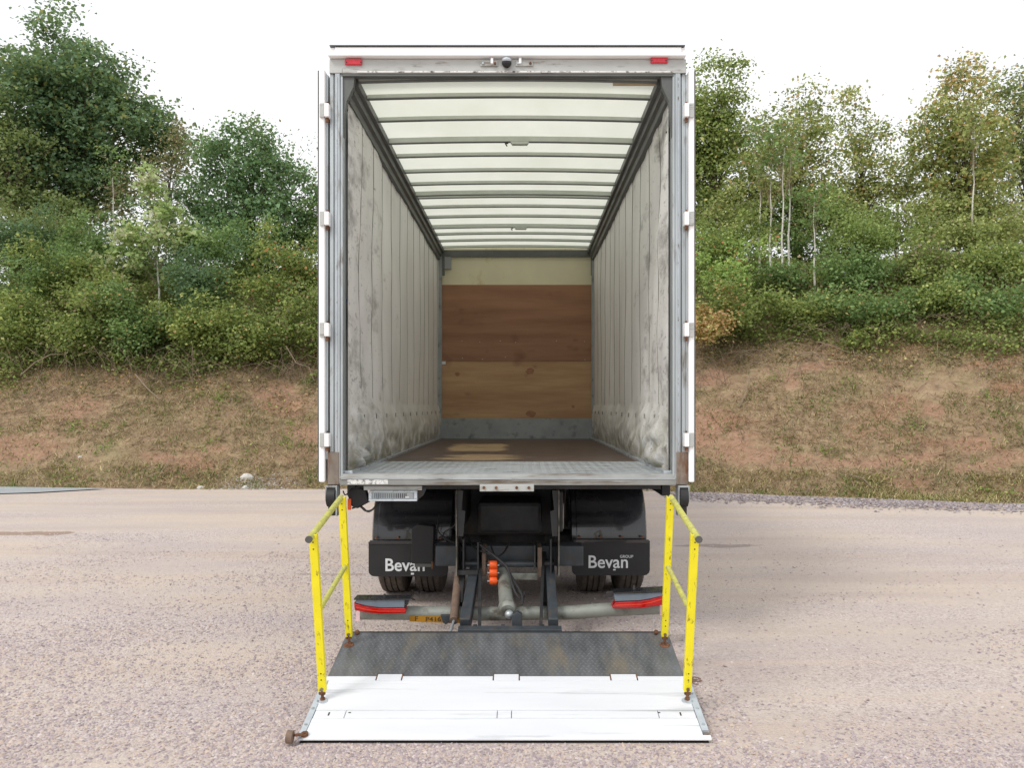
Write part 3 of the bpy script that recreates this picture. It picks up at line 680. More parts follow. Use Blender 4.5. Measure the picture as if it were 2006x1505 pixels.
bush('yellowish bush above the lowest one at the right edge', 1950, 520, 90, 55, 18.4, B1, [(.26, .27, .06)], .08)
bush('olive bush under the orange tinted tree', 1880, 465, 110, 45, 20.0, OLV, BRN, .1)
bush('leafy bush hidden behind the truck on the left', 760, 560, 130, 90, 19, MID)
bush('leafy bush hidden behind the middle of the truck', 980, 560, 130, 90, 19, B1)
bush('leafy bush hidden behind the truck on the right', 1200, 560, 130, 90, 19, MID)
# undergrowth carpet
def under(name, N, d0, d1, label, pal, alt, ap, h=.45, leaf=.07, xr=(-14, 13), side=0):
    P = []
    while len(P) < N:
        x = random.uniform(*xr); 
        lo = 3.0 if x < 0 else 4.0 - .1 * max(0, x - 4)
        d = lo + d0 + (d1 - d0) * random.random() + .75 * noise.noise(Vector((x * .9, 0, 8))) + .2; y = foot(x) + d
        q = noise.noise(Vector((x * 1.1, y * 1.1, 3)))
        if q < random.uniform(-.6, -.1): continue
        P.append((x, y + random.uniform(-.1, .1), terr(x, y) + random.random() ** .7 * h * (.7 + q)))
    P = np.array(P); V, T, CC = leaf_arrays(P, leaf, colours(P, 1, pal, alt, ap))
    arrmesh(name, V, T, M['leaf'], CC, kind='stuff', label=label, cat='undergrowth')
under('undergrowth', 170000, .0, 5.6, 'leafy bramble undergrowth covering the upper bank between the bushes', BRA, BRN, .14, .6, .075)
wp = []
for i in range(150):
    x = random.uniform(-12, 11); y = foot(x) + random.uniform(.3, 5) ** 1.0
    if abs(x / y) > .75: continue
    for k in range(random.randint(12, 60)):
        X_, Y_ = x + random.gauss(0, .11), y + random.gauss(0, .09); wp.append((X_, Y_, terr(X_, Y_) + random.uniform(.0, .12)))
wp = np.array(wp); V, T, CC = leaf_arrays(wp, .05, colours(wp, 1, BRA))
arrmesh('weeds', V, T, M['leaf'], CC, kind='stuff', label='small green weeds dotted over the dry bank', cat='weeds')
under('dead_leaves', 9000, -.5, .5, 'brown dead leaves and stalks littering the edge of the thicket', BRN, AUT, .2, .12, .06)

# twigs and litter
def branch(label, pts, r, m='deadwood', name='fallen_branch', cat='branch'):
    P = []
    for px, py, Y, dz in pts:
        x = wx(px, Y); P.append(Vector((x, Y, terr(x, Y) + dz)))
    mb = MB().tube(P, [r * (1 - .6 * i / len(P)) for i in range(len(P))], 6)
    obj(name, mb, M[m], smooth=True, label=label, cat=cat)
branch('long curved bare branch lying at the bramble edge on the right bank', [(1555, 0, 16.75, .3), (1590, 0, 16.7, .32), (1620, 0, 16.6, .18), (1655, 0, 16.5, .12)], .016)
branch('second bare branch just above the curved one on the right', [(1600, 0, 16.95, .32), (1630, 0, 16.9, .22), (1662, 0, 16.8, .1)], .013)
branch('grey stick leaning on the right bank near the truck', [(1448, 0, 16.0, .05), (1462, 0, 16.3, .1), (1470, 0, 16.5, .3)], .012)
branch('pale bent stick low on the right bank', [(1665, 0, 13.9, .12), (1690, 0, 13.8, .1), (1712, 0, 13.6, .02)], .013)
branch('thin pale stick at the bottom of the right bank', [(1560, 0, 13.6, .05), (1580, 0, 13.6, .08), (1588, 0, 13.8, .12)], .010)
branch('grey branch sloping out of the brambles on the left bank', [(265, 0, 17.6, .3), (290, 0, 17.3, .2), (315, 0, 17.1, .08)], .016)
branch('curved bare branch hanging low beside the left door', [(560, 0, 17.5, .9), (580, 0, 17.4, .6), (605, 0, 17.4, .5), (615, 0, 17.3, .3)], .014)
branch('grey stick arching out of the bush at the left edge', [(40, 0, 17.8, .2), (70, 0, 17.7, .55), (100, 0, 17.7, .7), (125, 0, 17.8, .6)], .016)
tw = MB()
for i in range(420):
    x = random.uniform(-12, 11.5); lo = 3.0 if x < 0 else 4.0
    if random.random() < .75: d = lo + random.uniform(-.9, .7)
    else: d = random.uniform(.3, lo)
    y = foot(x) + d
    if abs(x / y) > .75: continue
    z = terr(x, y) + .03; a = random.uniform(0, 6.28); L = random.uniform(.15, .75); h = random.uniform(0, .25)
    e = (x + math.cos(a) * L, y + math.sin(a) * L * .5)
    tw.tube([(x, y, z), ((x + e[0]) / 2, (y + e[1]) / 2, (z + terr(*e)) / 2 + h), (e[0], e[1], terr(*e) + .03 + h * .6)], [.008, .006, .003], 3)
obj('twigs', tw, M['deadwood'], label='thin grey twigs tangled along the lower edge of the thicket', cat='twigs', kind='stuff')
def lump(label, px, Y, s, m='concrete', name='concrete_fragment'):
    x = wx(px, Y); z = terr(x, Y) if Y > foot(x) else ground_z(x, Y)
    b = MB().sphere((x, Y, z + s[2] * .5), 1, 9, 6, s)
    b.v = [(vx + random.uniform(-.15, .15) * s[0], vy + random.uniform(-.15, .15) * s[1], vz + random.uniform(-.12, .12) * s[2]) for vx, vy, vz in b.v]
    obj(name, b, M[m], label=label, cat='rubble')
lump('white flat slab of rubble tilted on the foot of the left bank', 484, 14.95, (.13, .06, .07))
lump('small white lump at the bottom of the left bank near the truck', 480, 14.55, (.05, .05, .04))
lump('grey white lump lying left of the small white one', 393, 14.55, (.07, .05, .04))
lump('tiny pale stone halfway up the left bank', 157, 15.6, (.04, .03, .03))
X = rng.normal(wx(510, 14.8), .38, 900); Y = rng.normal(14.75, .16, 900)
stones('crushed_rubble', np.stack([X, Y], -1), .02, 'scatter of crushed white rubble on the foot of the left bank', [lin(200, 194, 188), lin(176, 168, 160), lin(160, 146, 134)], 1.0, 'rubble')

# ================================================================== THE TRUCK
YR, YB = 5.53, 11.7
CX = -.111
truck = empty('box_truck', (CX, 8.5, 0), 'white curtain sided truck seen from behind, doors open, load space empty, tail lift lowered', 'truck')
T_ = truck
FZ = wz(930, YR)                       # load floor
XL, XR = -1.259, 1.045                 # inner faces of the curtains
# floor
obj('load_floor', MB().box(XL + .03, XR - .03, YR + 1.30, YB, FZ - .03, FZ), M['floor'], T_)
tp = obj('threshold_plate', MB().box(XL + .03, XR - .03, YR + .03, YR + 1.297, FZ - .03, FZ + .002), M['alu'], T_)
def studs(x0, x1, y0, y1, step, L, W, H, T):
    b = MB(); j = 0; y = y0
    while y < y1:
        x = x0 + (step / 2 if j % 2 else 0); i = 0
        while x < x1:
            s = 1 if (i + j) % 2 else -1
            dx, dy = L / 2 * .707, L / 2 * .707 * s; ex, ey = -W / 2 * .707 * s, W / 2 * .707
            vs = [(x - dx, y - dy, 0), (x + ex, y + ey, 0), (x + dx, y + dy, 0), (x - ex, y - ey, 0), (x, y, H)]
            b.poly([T(*v) for v in vs], [(0, 1, 4), (1, 2, 4), (2, 3, 4), (3, 0, 4)]); x += step; i += 1
        y += step; j += 1
    return b
obj('tread_pattern', studs(XL + .06, XR - .06, YR + .06, YR + 1.28, .034, .034, .011, .0022, lambda x, y, z: (x, y, z + FZ + .002)), M['alu'], tp, kind='stuff')
for x0 in (XL - .03, XR - .055):
    obj('floor_side_rail', MB().box(x0, x0 + .085, YR + .05, YB, FZ - .06, FZ + .022), M['alu'], T_, bevel=.004)
# rear sill
sill = MB().profile([(YR, wz(951, YR)), (YR, wz(938, YR)), (YR + .012, FZ + .004), (YR + .028, FZ + .004), (YR + .028, wz(951, YR))], wx(665, YR), wx(1325, YR))
M['sill'] = mat('scuffed_steel_sill', lin(150, 151, 148), .45, .4, .18, 6, (lin(112, 100, 86), .3, 7, (.25, 1, 3)), .2)
s_ = obj('rear_sill', sill, M['sill'], T_, bevel=.003)
obj('sill_ridge', MB().box(wx(668, YR), wx(1322, YR), YR - .006, YR + .01, wz(939, YR), wz(937.5, YR)), M['alu'], s_)
obj('chipped_paint_strip', MB().box(wx(680, YR), wx(760, YR), YR - .002, YR + .01, wz(949, YR), wz(940, YR)), mat('flaking_white_paint', lin(225, 225, 222), .6, 0, .05, 20, (lin(120, 120, 118), .5, 40), .5, 60), s_)
bp = MB().box(wx(940, YR), wx(1046, YR), YR - .01, YR + .03, wz(963, YR), wz(949, YR))
bp_ = obj('bolted_bracket', bp, M['header'], T_, bevel=.003)
for px in (948, 972, 1012, 1036):
    c = at(px, 956, YR - .012); obj('bolt', MB().tube([c, c + Vector((0, -.008, 0))], .011, 6), M['rust' if px % 5 else 'galv'], bp_)
# corner posts
def corner_post(px0, px1, inner):
    a, b = wx(px0, YR), wx(px1, YR); s = 1 if inner > 0 else -1
    z0, z1 = wz(948, YR), wz(140, YR)
    out, inn = (a, b) if s > 0 else (b, a); w = (inn - out)
    p = MB().box(out, out + w * .30, YR + .012, YR + .10, z0, z1)
    p.box(out + w * .30, out + w * .42, YR + .022, YR + .10, z0, z1)
    p.box(out + w * .42, out + w * .80, YR + .0, YR + .10, z0, z1)
    p.box(out + w * .80, out + w * 1.0, YR + .008, YR + .12, z0, z1)
    o = obj('corner_post', p, M['galv'], T_, bevel=.004)
    obj('post_foot', MB().box(out - w * .12, out + w * .74, YR - .006, YR + .09, wz(950, YR), wz(886, YR)), M['rustpaint'], o, bevel=.004)
    obj('post_cap', MB().box(out + .002, out + w * .99, YR - .004, YR + .1, wz(143, YR), wz(134, YR)), M['header'], o, bevel=.003)
    obj('gusset', MB().prism([(inn, z1), (inn + w * .9, z1), (inn + w * .75, z1 - .1), (inn + w * .25, z1 - .2), (inn + w * .08, z1 - .32), (inn, z1 - .45)] if s > 0 else
        [(inn, z1), (inn, z1 - .45), (inn + w * .08, z1 - .32), (inn + w * .25, z1 - .2), (inn + w * .75, z1 - .1), (inn + w * .9, z1)], YR + .02, YR + .07), M['rail'], o)
    obj('edge_bead', MB().box(out + w * .56, out + w * .62, YR - .006, YR + .01, wz(884, YR), wz(150, YR)), M['alu'], o, bevel=.002)
corner_post(645, 671, 1); corner_post(1318, 1344, -1)
# header and roof cap
hd = obj('rear_header', MB().box(wx(645, YR), wx(1344, YR), YR - .0, YR + .1, wz(143, YR), wz(115, YR)), M['header'], T_, bevel=.004)
obj('header_lip', MB().box(wx(668, YR), wx(1320, YR), YR + .004, YR + .06, wz(148, YR), wz(143.5, YR)), M['rail'], hd)
obj('drip_edge', MB().box(wx(700, YR), wx(1318, YR), YR - .005, YR + .004, wz(142, YR), wz(139, YR)), mat('scraped_white_edge', lin(222, 220, 216), .5, .2, .1, 20, (lin(90, 82, 78), .35, 26), .5, 60), hd)
cap = obj('roof_cap', MB().box(wx(657, YR), wx(1334, YR), YR - .03, YR + .2, wz(109, YR), wz(95, YR)), M['white'], T_, bevel=.006)
obj('roof_cap_lip', MB().box(wx(645, YR), wx(1342, YR), YR - .045, YR + .2, wz(114, YR), wz(107.5, YR)), M['white'], cap, bevel=.005)
obj('roof_edge_trim', MB().box(wx(648, YR), wx(1340, YR), YR - .04, YR + .2, wz(94.2, YR), wz(92.3, YR)), M['rail'], cap)
for a, b in ((646, 656.5), (1334.5, 1341)): obj('roof_cap_end', MB().box(wx(a, YR), wx(b, YR), YR - .02, YR + .18, wz(107, YR), wz(95, YR)), M['white'], cap, bevel=.004)
for a, b, y0 in ((676, 710, 116), (1274, 1308, 112.5)):
    ml = obj('marker_light', MB().box(wx(a, YR), wx(b, YR), YR - .018, YR - .0005, wz(y0 + 12, YR), wz(y0, YR)), M['redpaint'], hd, bevel=.006)
    for q in (a + 3, b - 3):
        c = at(q, y0 + 5.5, YR - .019); obj('screw', MB().tube([c, c + Vector((0, -.003, 0))], .0045, 6), M['glossdark'], ml)
for a, b in ((941, 975), (1010, 1044)):
    lb = obj('lock_bracket', MB().box(wx(a, YR), wx(b, YR), YR - .012, YR - .0005, wz(130, YR), wz(119, YR)), M['header'], hd, bevel=.003)
    c = (a + b) / 2 + (6 if a < 980 else -8)
    obj('lock_tab', MB().box(wx(c - 2.5, YR), wx(c + 2.5, YR), YR - .03, YR - .012, wz(127, YR), wz(116, YR)), M['white'], lb, bevel=.002)
    for q in (a + 5, b - 5):
        cc = at(q, 124, YR - .013); obj('bolt', MB().tube([cc, cc + Vector((0, -.01, 0))], .009, 6), M['rust' if q in (b - 5,) else 'galv'], lb)
cm = obj('reversing_camera', MB().sphere(at(992.5, 123, YR - .025), .034, 16, 10, (1, .9, 1)), M['glossdark'], hd, smooth=True)
obj('camera_hood', MB().sphere(at(992.5, 118, YR - .028), .035, 14, 8, (1, 1, .55)), M['silver'], cm, smooth=True)
# roof: translucent skin, rails, bows
ZI = 4.0
xs_ = np.linspace(-1.30, 1.085, 25); ys_ = np.linspace(YR + .05, YB + .05, 60)
mb = MB(); bow = lambda x: .022 * (1 - ((x - CX) / 1.2) ** 2)
for y in ys_:
    for x in xs_: mb.v.append((x, y, ZI + .052 + bow(x)))
n_ = len(xs_)
for j in range(len(ys_) - 1):
    for i in range(n_ - 1): mb.f.append((j * n_ + i, j * n_ + i + 1, (j + 1) * n_ + i + 1, (j + 1) * n_ + i))
obj('roof_sheet', mb, M['roof'], T_, smooth=True)
for s, x0 in ((-1, -1.17), (1, 1.02 - .0)):
    x0 = -1.172 if s < 0 else 0.952
    # stepped rail profile in XZ
    o = x0; d = s
    prof = [(o, ZI + .05), (o, ZI - .005), (o + d * .028, ZI - .012), (o + d * .03, ZI - .06), (o + d * .055, ZI - .075), (o + d * .06, ZI - .12), (o + d * .115, ZI - .125), (o + d * .13, ZI + .10), (o + d * .1, ZI + .12)]
    obj('roof_rail', MB().prism(prof, YR + .1, YB + .05), M['rail'], T_)
bows = [5.62, 5.93, 6.395, 6.89, 7.32, 7.80, 8.24, 8.60, 8.77, 9.2, 9.68, 10.18, 10.64, 11.07, 11.5]
for i, y in enumerate(bows):
    thick = i in (3, 7, 11)
    b = MB(); b2 = MB(); hh = .046 if thick else .030; N = 16
    for mbx, zlo, zhi, dy0, dy1 in ((b, -hh + .052, .05, .0, .03), (b2, -hh + .046, -hh + .0515, -.003, .03)):
        base = len(mbx.v)
        for k in range(N + 1):
            x = -1.17 + (.952 + 1.17) * k / N
            for (dy, dz) in ((dy0, zlo), (dy1, zlo), (dy1, zhi), (dy0, zhi)): mbx.v.append((x, y + dy, ZI + dz + bow(x)))
        for k in range(N):
            for e in range(4): mbx.f.append((base + k * 4 + e, base + k * 4 + (e + 1) % 4, base + k * 4 + 4 + (e + 1) % 4, base + k * 4 + 4 + e))
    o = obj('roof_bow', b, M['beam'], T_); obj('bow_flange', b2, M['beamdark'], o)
    if i in (3, 11):
        obj('bow_joint', MB().prism([(CX + .0, ZI + .02), (CX + .16, ZI + .02), (CX + .145, ZI - .002), (CX + .015, ZI - .002)], y - .02, y + .03), M['beam'], o)
        obj('pull_cord', MB().tube([(CX - .02, y, ZI + .01), (CX - .045, y - .01, ZI + .005), (CX - .03, y - .02, ZI - .02)], .006, 6), M['blackmat'], o)
obj('frayed_edge_strip', MB().box(wx(1205, YR), wx(1290, YR), YR + .12, YR + .14, wz(152, YR), wz(147, YR)), mat('stained_timber_strip', lin(176, 158, 128), .7), T_)
# bulkhead
bh = obj('front_bulkhead', MB().box(XL - .05, XR + .05, YB + .03, YB + .07, FZ - .05, ZI + .12), M['cream'], T_)
bx0, bx1 = wx(862, YB), wx(1163, YB)
obj('plywood_panel', MB().box(bx0, bx1, YB, YB + .028, wz(708, YB), wz(558, YB)), M['ply1'], bh, label='darker reddish upper plywood panel')
obj('plywood_panel', MB().box(bx0, bx1, YB + .004, YB + .028, wz(822, YB), wz(708.6, YB)), M['ply2'], bh, label='paler lower plywood panel with knots')
M['knot'] = mat('dark_wood_knot', lin(152, 106, 74), .6, 0, .2, 30)
for px, py, r in ((1038, 728, .05), (1040, 812, .05), (896, 733, .03), (1123, 797, .02)):
    c = at(px, py, YB + .0035); pp = [(c.x + r * (1 + random.uniform(-.3, .3)) * 1.4 * math.cos(t), c.z + r * (1 + random.uniform(-.3, .3)) * math.sin(t)) for t in np.linspace(0, 6.28, 13)[:-1]]
    obj('wood_knot', MB().prism(pp, YB + .0025, YB + .0038), M['knot'], bh)
obj('kick_plate', MB().box(wx(858, YB), wx(1166, YB), YB - .01, YB + .028, FZ, wz(820, YB)), M['kick'], bh)
obj('top_rail', MB().box(wx(862, YB), wx(1163, YB), YB - .01, YB + .028, wz(503, YB), wz(490, YB)), M['rail'], bh)
for a, b in ((858, 866), (1158.5, 1166)):
    obj('corner_trim', MB().box(wx(a, YB), wx(b, YB), YB - .03, YB - .011, FZ + .0, wz(500, YB)), M['kick'], bh)
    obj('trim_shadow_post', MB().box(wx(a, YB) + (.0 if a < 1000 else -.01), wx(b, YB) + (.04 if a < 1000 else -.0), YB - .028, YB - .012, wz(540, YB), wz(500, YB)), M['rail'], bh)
obj('corner_bracket', MB().box(wx(869, YB), wx(884, YB), YB - .012, YB + .028, wz(527, YB), wz(503.5, YB)), M['kick'], bh)
obj('label_sticker', MB().box(wx(864, YB), wx(873, YB), YB - .003, YB - .0005, wz(714, YB), wz(708, YB)), M['letter'], bh)
for px, py in ((905, 668), (940, 670), (980, 668), (1010, 671), (1090, 668), (1145, 669), (906, 702), (945, 704), (990, 700), (1146, 705)):
    c = at(px, py, YB - .0005); obj('screw', MB().tube([c, c + Vector((0, -.003, 0))], .007, 6), M['galv'], bh)
# side curtains
def curtain(x0, s):
    mb = MB(); NY, NZ = 190, 110
    y0, y1 = YR + .10, YB + .02; z0, z1 = FZ + .005, ZI - .02
    for j in range(NZ + 1):
        z = z0 + (z1 - z0) * j / NZ; t = z - z0
        for i in range(NY + 1):
            y = y0 + (y1 - y0) * i / NY; q = y - y0
            w = .0012 * math.sin(q * 12.6)
            w += .020 * noise.noise(Vector((q * .9, t * .6, s * 3))) + .008 * noise.noise(Vector((q * 5, t * 1.2, s)))
            rear = math.exp(-q * 1.1)
            w += rear * .035 * noise.noise(Vector((q * 3.5 + t * 1.2, t * 2.4, 7 * s)))
            if t < .62:
                e = math.sin(min(1, t / .5) * math.pi) if t < .5 else 0
                w += e * (.03 + .035 * noise.noise(Vector((q * 2.2, t * 3, 2 * s))))
                w += (.62 - t) * .13 * abs(noise.noise(Vector((q * 3.2 + t * 5, t * 6, 11 * s)))) * (.55 + 2.0 * rear)
            w = max(w, -.012) * min(1, q / .35) + (.012 if q < .35 else 0) * (1 - q / .35)
            k = (q - .47) % .5; k = min(k, .5 - k)
            if t > .42 and k < .02: w -= .003
            mb.v.append((x0 - s * w, y, z))
    for j in range(NZ):
        for i in range(NY): a = j * (NY + 1) + i; mb.f.append((a, a + 1, a + NY + 2, a + NY + 1))
    o = obj('side_curtain', mb, M['curtain'], T_, smooth=True)
    try: pass
    except Exception: pass
    for k in range(12):
        y = YR + .10 + .47 + .5 * k
        b = MB(); pts = []
        for j in range(12):
            z = z0 + .42 + (z1 - z0 - .42) * j / 11; q = y - y0; t = z - z0
            w = .020 * noise.noise(Vector((q * .9, t * .6, s * 3))) + .008 * noise.noise(Vector((q * 5, t * 1.2, s))) + math.exp(-q * 1.1) * .035 * noise.noise(Vector((q * 3.5 + t * 1.2, t * 2.4, 7 * s))) + .0012 * math.sin(q * 12.6)
            pts.append((x0 - s * (w - .003), z))
        for (x, z) in pts:
            b.v += [(x, y - .0035, z), (x, y + .0035, z), (x - s * .004, y + .0035, z), (x - s * .004, y - .0035, z)]
        for j in range(11):
            for e in range(4): b.f.append((j * 4 + e, j * 4 + (e + 1) % 4, j * 4 + 4 + (e + 1) % 4, j * 4 + 4 + e))
        obj('curtain_seam', b, M['seam'], o)
        c = Vector((x0 - s * .035, y, z0 + .40)); obj('strap_slot', MB().box(c.x - .004, c.x + .004, y - .006, y + .006, c.z - .03, c.z + .01), M['seam'], o)
M['seam'] = mat('grey_webbing_seam', lin(120, 118, 110), .8, 0, .2, 10)
curtain(XL, -1); curtain(XR, 1)
# rear doors folded back along the sides
for (a, b, s) in ((625.5, 637.5, -1), (1348.5, 1359.5, 1)):
    x0, x1 = wx(a, YR), wx(b, YR)
    d = obj('rear_door', MB().box(x0, x1, YR - .02, YR + 1.2, wz(945, YR), wz(137, YR)), M['white'], T_, bevel=.01)
    xo = x0 if s < 0 else x1
    obj('door_gasket', MB().box(xo + s * .0005, xo + s * .008, YR - .012, YR + 1.19, wz(942, YR), wz(139, YR)), M['rail'], d)
    xi = x1 if s < 0 else x0
    obj('door_inner_edge', MB().box(xi - s * .0005, xi - s * .016, YR + .01, YR + 1.18, wz(900, YR), wz(145, YR)), M['galv'], d)
    for py in (219, 430, 647, 862):
        hx = xi - s * .018
        h = MB().box(hx - .016, hx + .016, YR - .045, YR + .02, wz(py + 13, YR), wz(py - 13, YR))
        ho = obj('hinge', h, M['white'], d, bevel=.004)
        obj('hinge_leaf', MB().box(min(hx + s * .018, hx + s * .05), max(hx + s * .018, hx + s * .05), YR - .034, YR - .021, wz(py + 14, YR), wz(py - 14, YR)), M['header'], ho, bevel=.003)
        c = Vector((hx, YR - .015, wz(py + 18, YR))); obj('hinge_pin', MB().tube([c + Vector((0, 0, .016)), c - Vector((0, 0, .014))], .010, 8), M['rust'], ho)
        c = Vector((hx, YR - .015, wz(py - 15, YR))); obj('hinge_pin', MB().tube([c + Vector((0, 0, .01)), c - Vector((0, 0, .004))], .007, 8), M['rust'], ho)
# strap hanging inside the left post, latch on the right
st = MB().tube([at(674, 560, 5.72), at(677, 585, 5.72), at(679, 620, 5.72), at(678, 670, 5.72), at(675, 700, 5.72), at(677, 725, 5.72), at(674, 735, 5.72)], .006, 6)
st_ = obj('hanging_strap', st, M['rail'], T_, smooth=True)
obj('strap_clip', MB().box(wx(675, 5.70), wx(680, 5.70), 5.69, 5.71, wz(592, 5.7), wz(586, 5.7)), M['blue'], st_)
obj('curtain_latch', MB().prism([(wx(1305, 5.7), wz(258, 5.7)), (wx(1312, 5.7), wz(250, 5.7)), (wx(1314, 5.7), wz(275, 5.7)), (wx(1309, 5.7), wz(275, 5.7)), (wx(1310, 5.7), wz(265, 5.7))], 5.69, 5.72), M['blackmat'], T_)
# underside
obj('side_frame_rail', MB().box(-1.33, -1.27, YR + .45, YB, 1.04, FZ - .065), M['chassis'], T_)
obj('side_frame_rail', MB().box(1.05, 1.11, YR + .45, YB, 1.04, FZ - .065), M['chassis'], T_)
for k in range(13):
    y = YR + .45 + .47 * k; obj('cross_member', MB().box(-1.26, 1.04, y, y + .06, 1.09, FZ - .035), M['chassis'], T_)
for x in (CX - .42, CX + .36):
    obj('chassis_rail', MB().box(x, x + .06, 6.15, 13.4, .74, 1.055), M['chassis'], T_, bevel=.01)
# mudguards, flaps, wheels
WY, WR = 7.40, .485
def wheel(x0, x1, yc, outer):
    w = MB(); n = 40; prof = [(0, .30), (.012, .42), (.05, .475), (.085, .485), (.11, .485), (.113, .470), (.122, .470), (.125, .485), (.5, .486)]
    full = [(a, r) for a, r in prof] + [(1 - a, r) for a, r in reversed(prof[:-1])]
    L = x1 - x0; pr = []
    for a, r in prof[:-1]: pr.append((x0 + a * L * (1 if a < .2 else 1) * 1.0, r))
    xs2 = [(x0, .30), (x0 + .012, .43), (x0 + .035, .478), (x0 + .05, WR), (x0 + .075, WR), (x0 + .078, WR - .014), (x0 + .088, WR - .014), (x0 + .091, WR), (x0 + L / 2 - .006, WR), (x0 + L / 2 - .004, WR - .014), (x0 + L / 2 + .004, WR - .014), (x0 + L / 2 + .006, WR)]
    xs2 += [(x0 + L - (a - x0), r) for a, r in reversed(xs2[:8])]
    for (x, r) in xs2:
        for k in range(n):
            t = 2 * math.pi * k / n; w.v.append((x, yc + r * math.cos(t), WR - .004 + r * math.sin(t)))
    for i in range(len(xs2) - 1):
        for k in range(n): w.f.append((i * n + k, i * n + (k + 1) % n, (i + 1) * n + (k + 1) % n, (i + 1) * n + k))
    t_ = obj('tyre', w, M['tyre'], T_, smooth=True)
    obj('rim', MB().tube([(x0 + .04, yc, WR), (x1 - .04, yc, WR)], .30, 24), M['tubegrey'], t_)
    for k in range(8):
        a = k * math.pi / 4; c = Vector((x0 + .03 if outer < 0 else x1 - .03, yc + .14 * math.cos(a), WR + .14 * math.sin(a)))
        obj('wheel_nut', MB().tube([c - Vector((.012, 0, 0)), c + Vector((.012, 0, 0))], .016, 6), M['rust'], t_)
for a, b, s in ((-1.312, -1.045, -1), (-.985, -.715, -1), (.490, .755, 1), (.825, 1.093, 1)): wheel(a, b, WY, s)
for a, b, s in ((-1.29, -1.0, -1), (.78, 1.07, 1)): wheel(a, b, 12.9, s)
obj('rear_axle', MB().tube([(-1.0, WY, WR), (-.4, WY, WR), (-.25, WY, WR), (.03, WY, WR), (.2, WY, WR), (.8, WY, WR)], [.07, .09, .18, .18, .09, .07], 14), M['chassis'], T_)
def mudguard(x0, x1):
    b = MB(); N = 22; r0 = .60
    prof = []
    for k in range(N + 1):
        a = R(188 - 196 * k / N); prof.append((WY + r0 * math.cos(a), WR + .06 + r0 * .93 * math.sin(a)))
    ins = [(WY + (y - WY) * .985, WR + (z - WR) * .985) for y, z in prof]
    cols_ = [x0, x0 + .012, x0 + .05, x0 + .055, x1 - .05, x1 - .01, x1]; off = [-.02, .0, .0, .006, .006, .0, -.02]
    for ci, x in enumerate(cols_):
        for (y, z) in prof:
            l_ = math.hypot(y - WY, z - WR); q = (l_ + off[ci]) / l_
            b.v.append((x, WY + (y - WY) * q + .010 * noise.noise(Vector((x * 4, y * 3, z * 4))), WR + (z - WR) * q))
    for ci in range(len(cols_) - 1):
        for k in range(N): a = ci * (N + 1) + k; b.f.append((a, a + 1, a + N + 2, a + N + 1))
    o = obj('mudguard', b, M['black'], T_, smooth=True)
    md = o.modifiers.new('solid', 'SOLIDIFY'); md.thickness = .006
    return o
mg1 = mudguard(wx(728, 6.8), wx(886, 6.8)); mg2 = mudguard(wx(1118, 6.8), wx(1268, 6.8))
def mudflap(pxa, pxb, pya, pyb, pxt):
    Yf = 6.76; x0, x1, z0, z1 = wx(pxa, Yf), wx(pxb, Yf), wz(pyb, Yf), wz(pya, Yf); r = .05
    pts = [(x0, z1), (x1, z1)] + [(x1 - r + r * math.sin(t), z0 + r - r * math.cos(t)) for t in np.linspace(math.pi / 2, 0, 6)] + [(x0 + r - r * math.sin(t), z0 + r - r * math.cos(t)) for t in np.linspace(0, math.pi / 2, 6)]
    f = obj('mud_flap', MB().prism(pts, Yf, Yf + .012), M['blackmat'], T_)
    obj('clamp_strip', MB().box(x0 + .01, x1 - .01, Yf - .008, Yf - .0005, z1 - .02, z1 + .012), M['black'], f, bevel=.003)
    for q in (.1, .37, .64, .9):
        c = Vector((x0 + (x1 - x0) * q, Yf - .009, z1 + .035)); obj('bolt', MB().tube([c, c + Vector((0, -.01, 0))], .012, 6), M['rust'], f)
    return f
mf1 = mudflap(722, 878, 1062, 1130, 756); mf2 = mudflap(1120, 1273, 1060, 1128, 1153)
def text(s, px0, py_base, Y, width_px, m, parent, tilt=0, bold=.012, height=None, name='lettering'):
    cu = bpy.data.curves.new(name, 'FONT'); cu.body = s; cu.size = 1; cu.offset = bold; cu.extrude = .01; cu.resolution_u = 4
    t = bpy.data.objects.new('tmp', cu); C.objects.link(t); bpy.context.view_layer.update()
    me = bpy.data.meshes.new_from_object(t.evaluated_get(bpy.context.evaluated_depsgraph_get()))
    bpy.data.objects.remove(t)
    v = np.array([tuple(q.co) for q in me.vertices]); w0 = v[:, 0].min(); sc = width_px / F * Y / (v[:, 0].max() - w0)
    sy = sc if height is None else height / F * Y / (v[:, 1].max() - v[:, 1].min())
    o0 = at(px0, py_base, Y)
    for q, c in zip(me.vertices, v): q.co = ((c[0] - w0) * sc, -c[2] * .1, c[1] * sy)
    me.materials.clear(); me.materials.append(m)
    o = bpy.data.objects.new(name, me); C.objects.link(o); o.parent = parent; o.location = o0 - ORG[parent.name]; ORG[o.name] = o0
    return o
text('Bevan', 755, 1119, 6.757, 77, M['letter'], mf1, bold=.016, height=25)
text('Bevan', 1153, 1113, 6.757, 77, M['letter'], mf2, bold=.012, height=25)
text('GROUP', 1214.5, 1093.5, 6.757, 26, M['letter'], mf2, bold=.008)
obj('logo_mark', MB().box(wx(805, 6.757), wx(811, 6.757), 6.755, 6.7595, wz(1126.5, 6.757), wz(1123, 6.757)), M['letter'], mf1)
obj('logo_mark', MB().box(wx(1201, 6.757), wx(1206, 6.757), 6.755, 6.7595, wz(1118, 6.757), wz(1115.5, 6.757)), M['letter'], mf2)
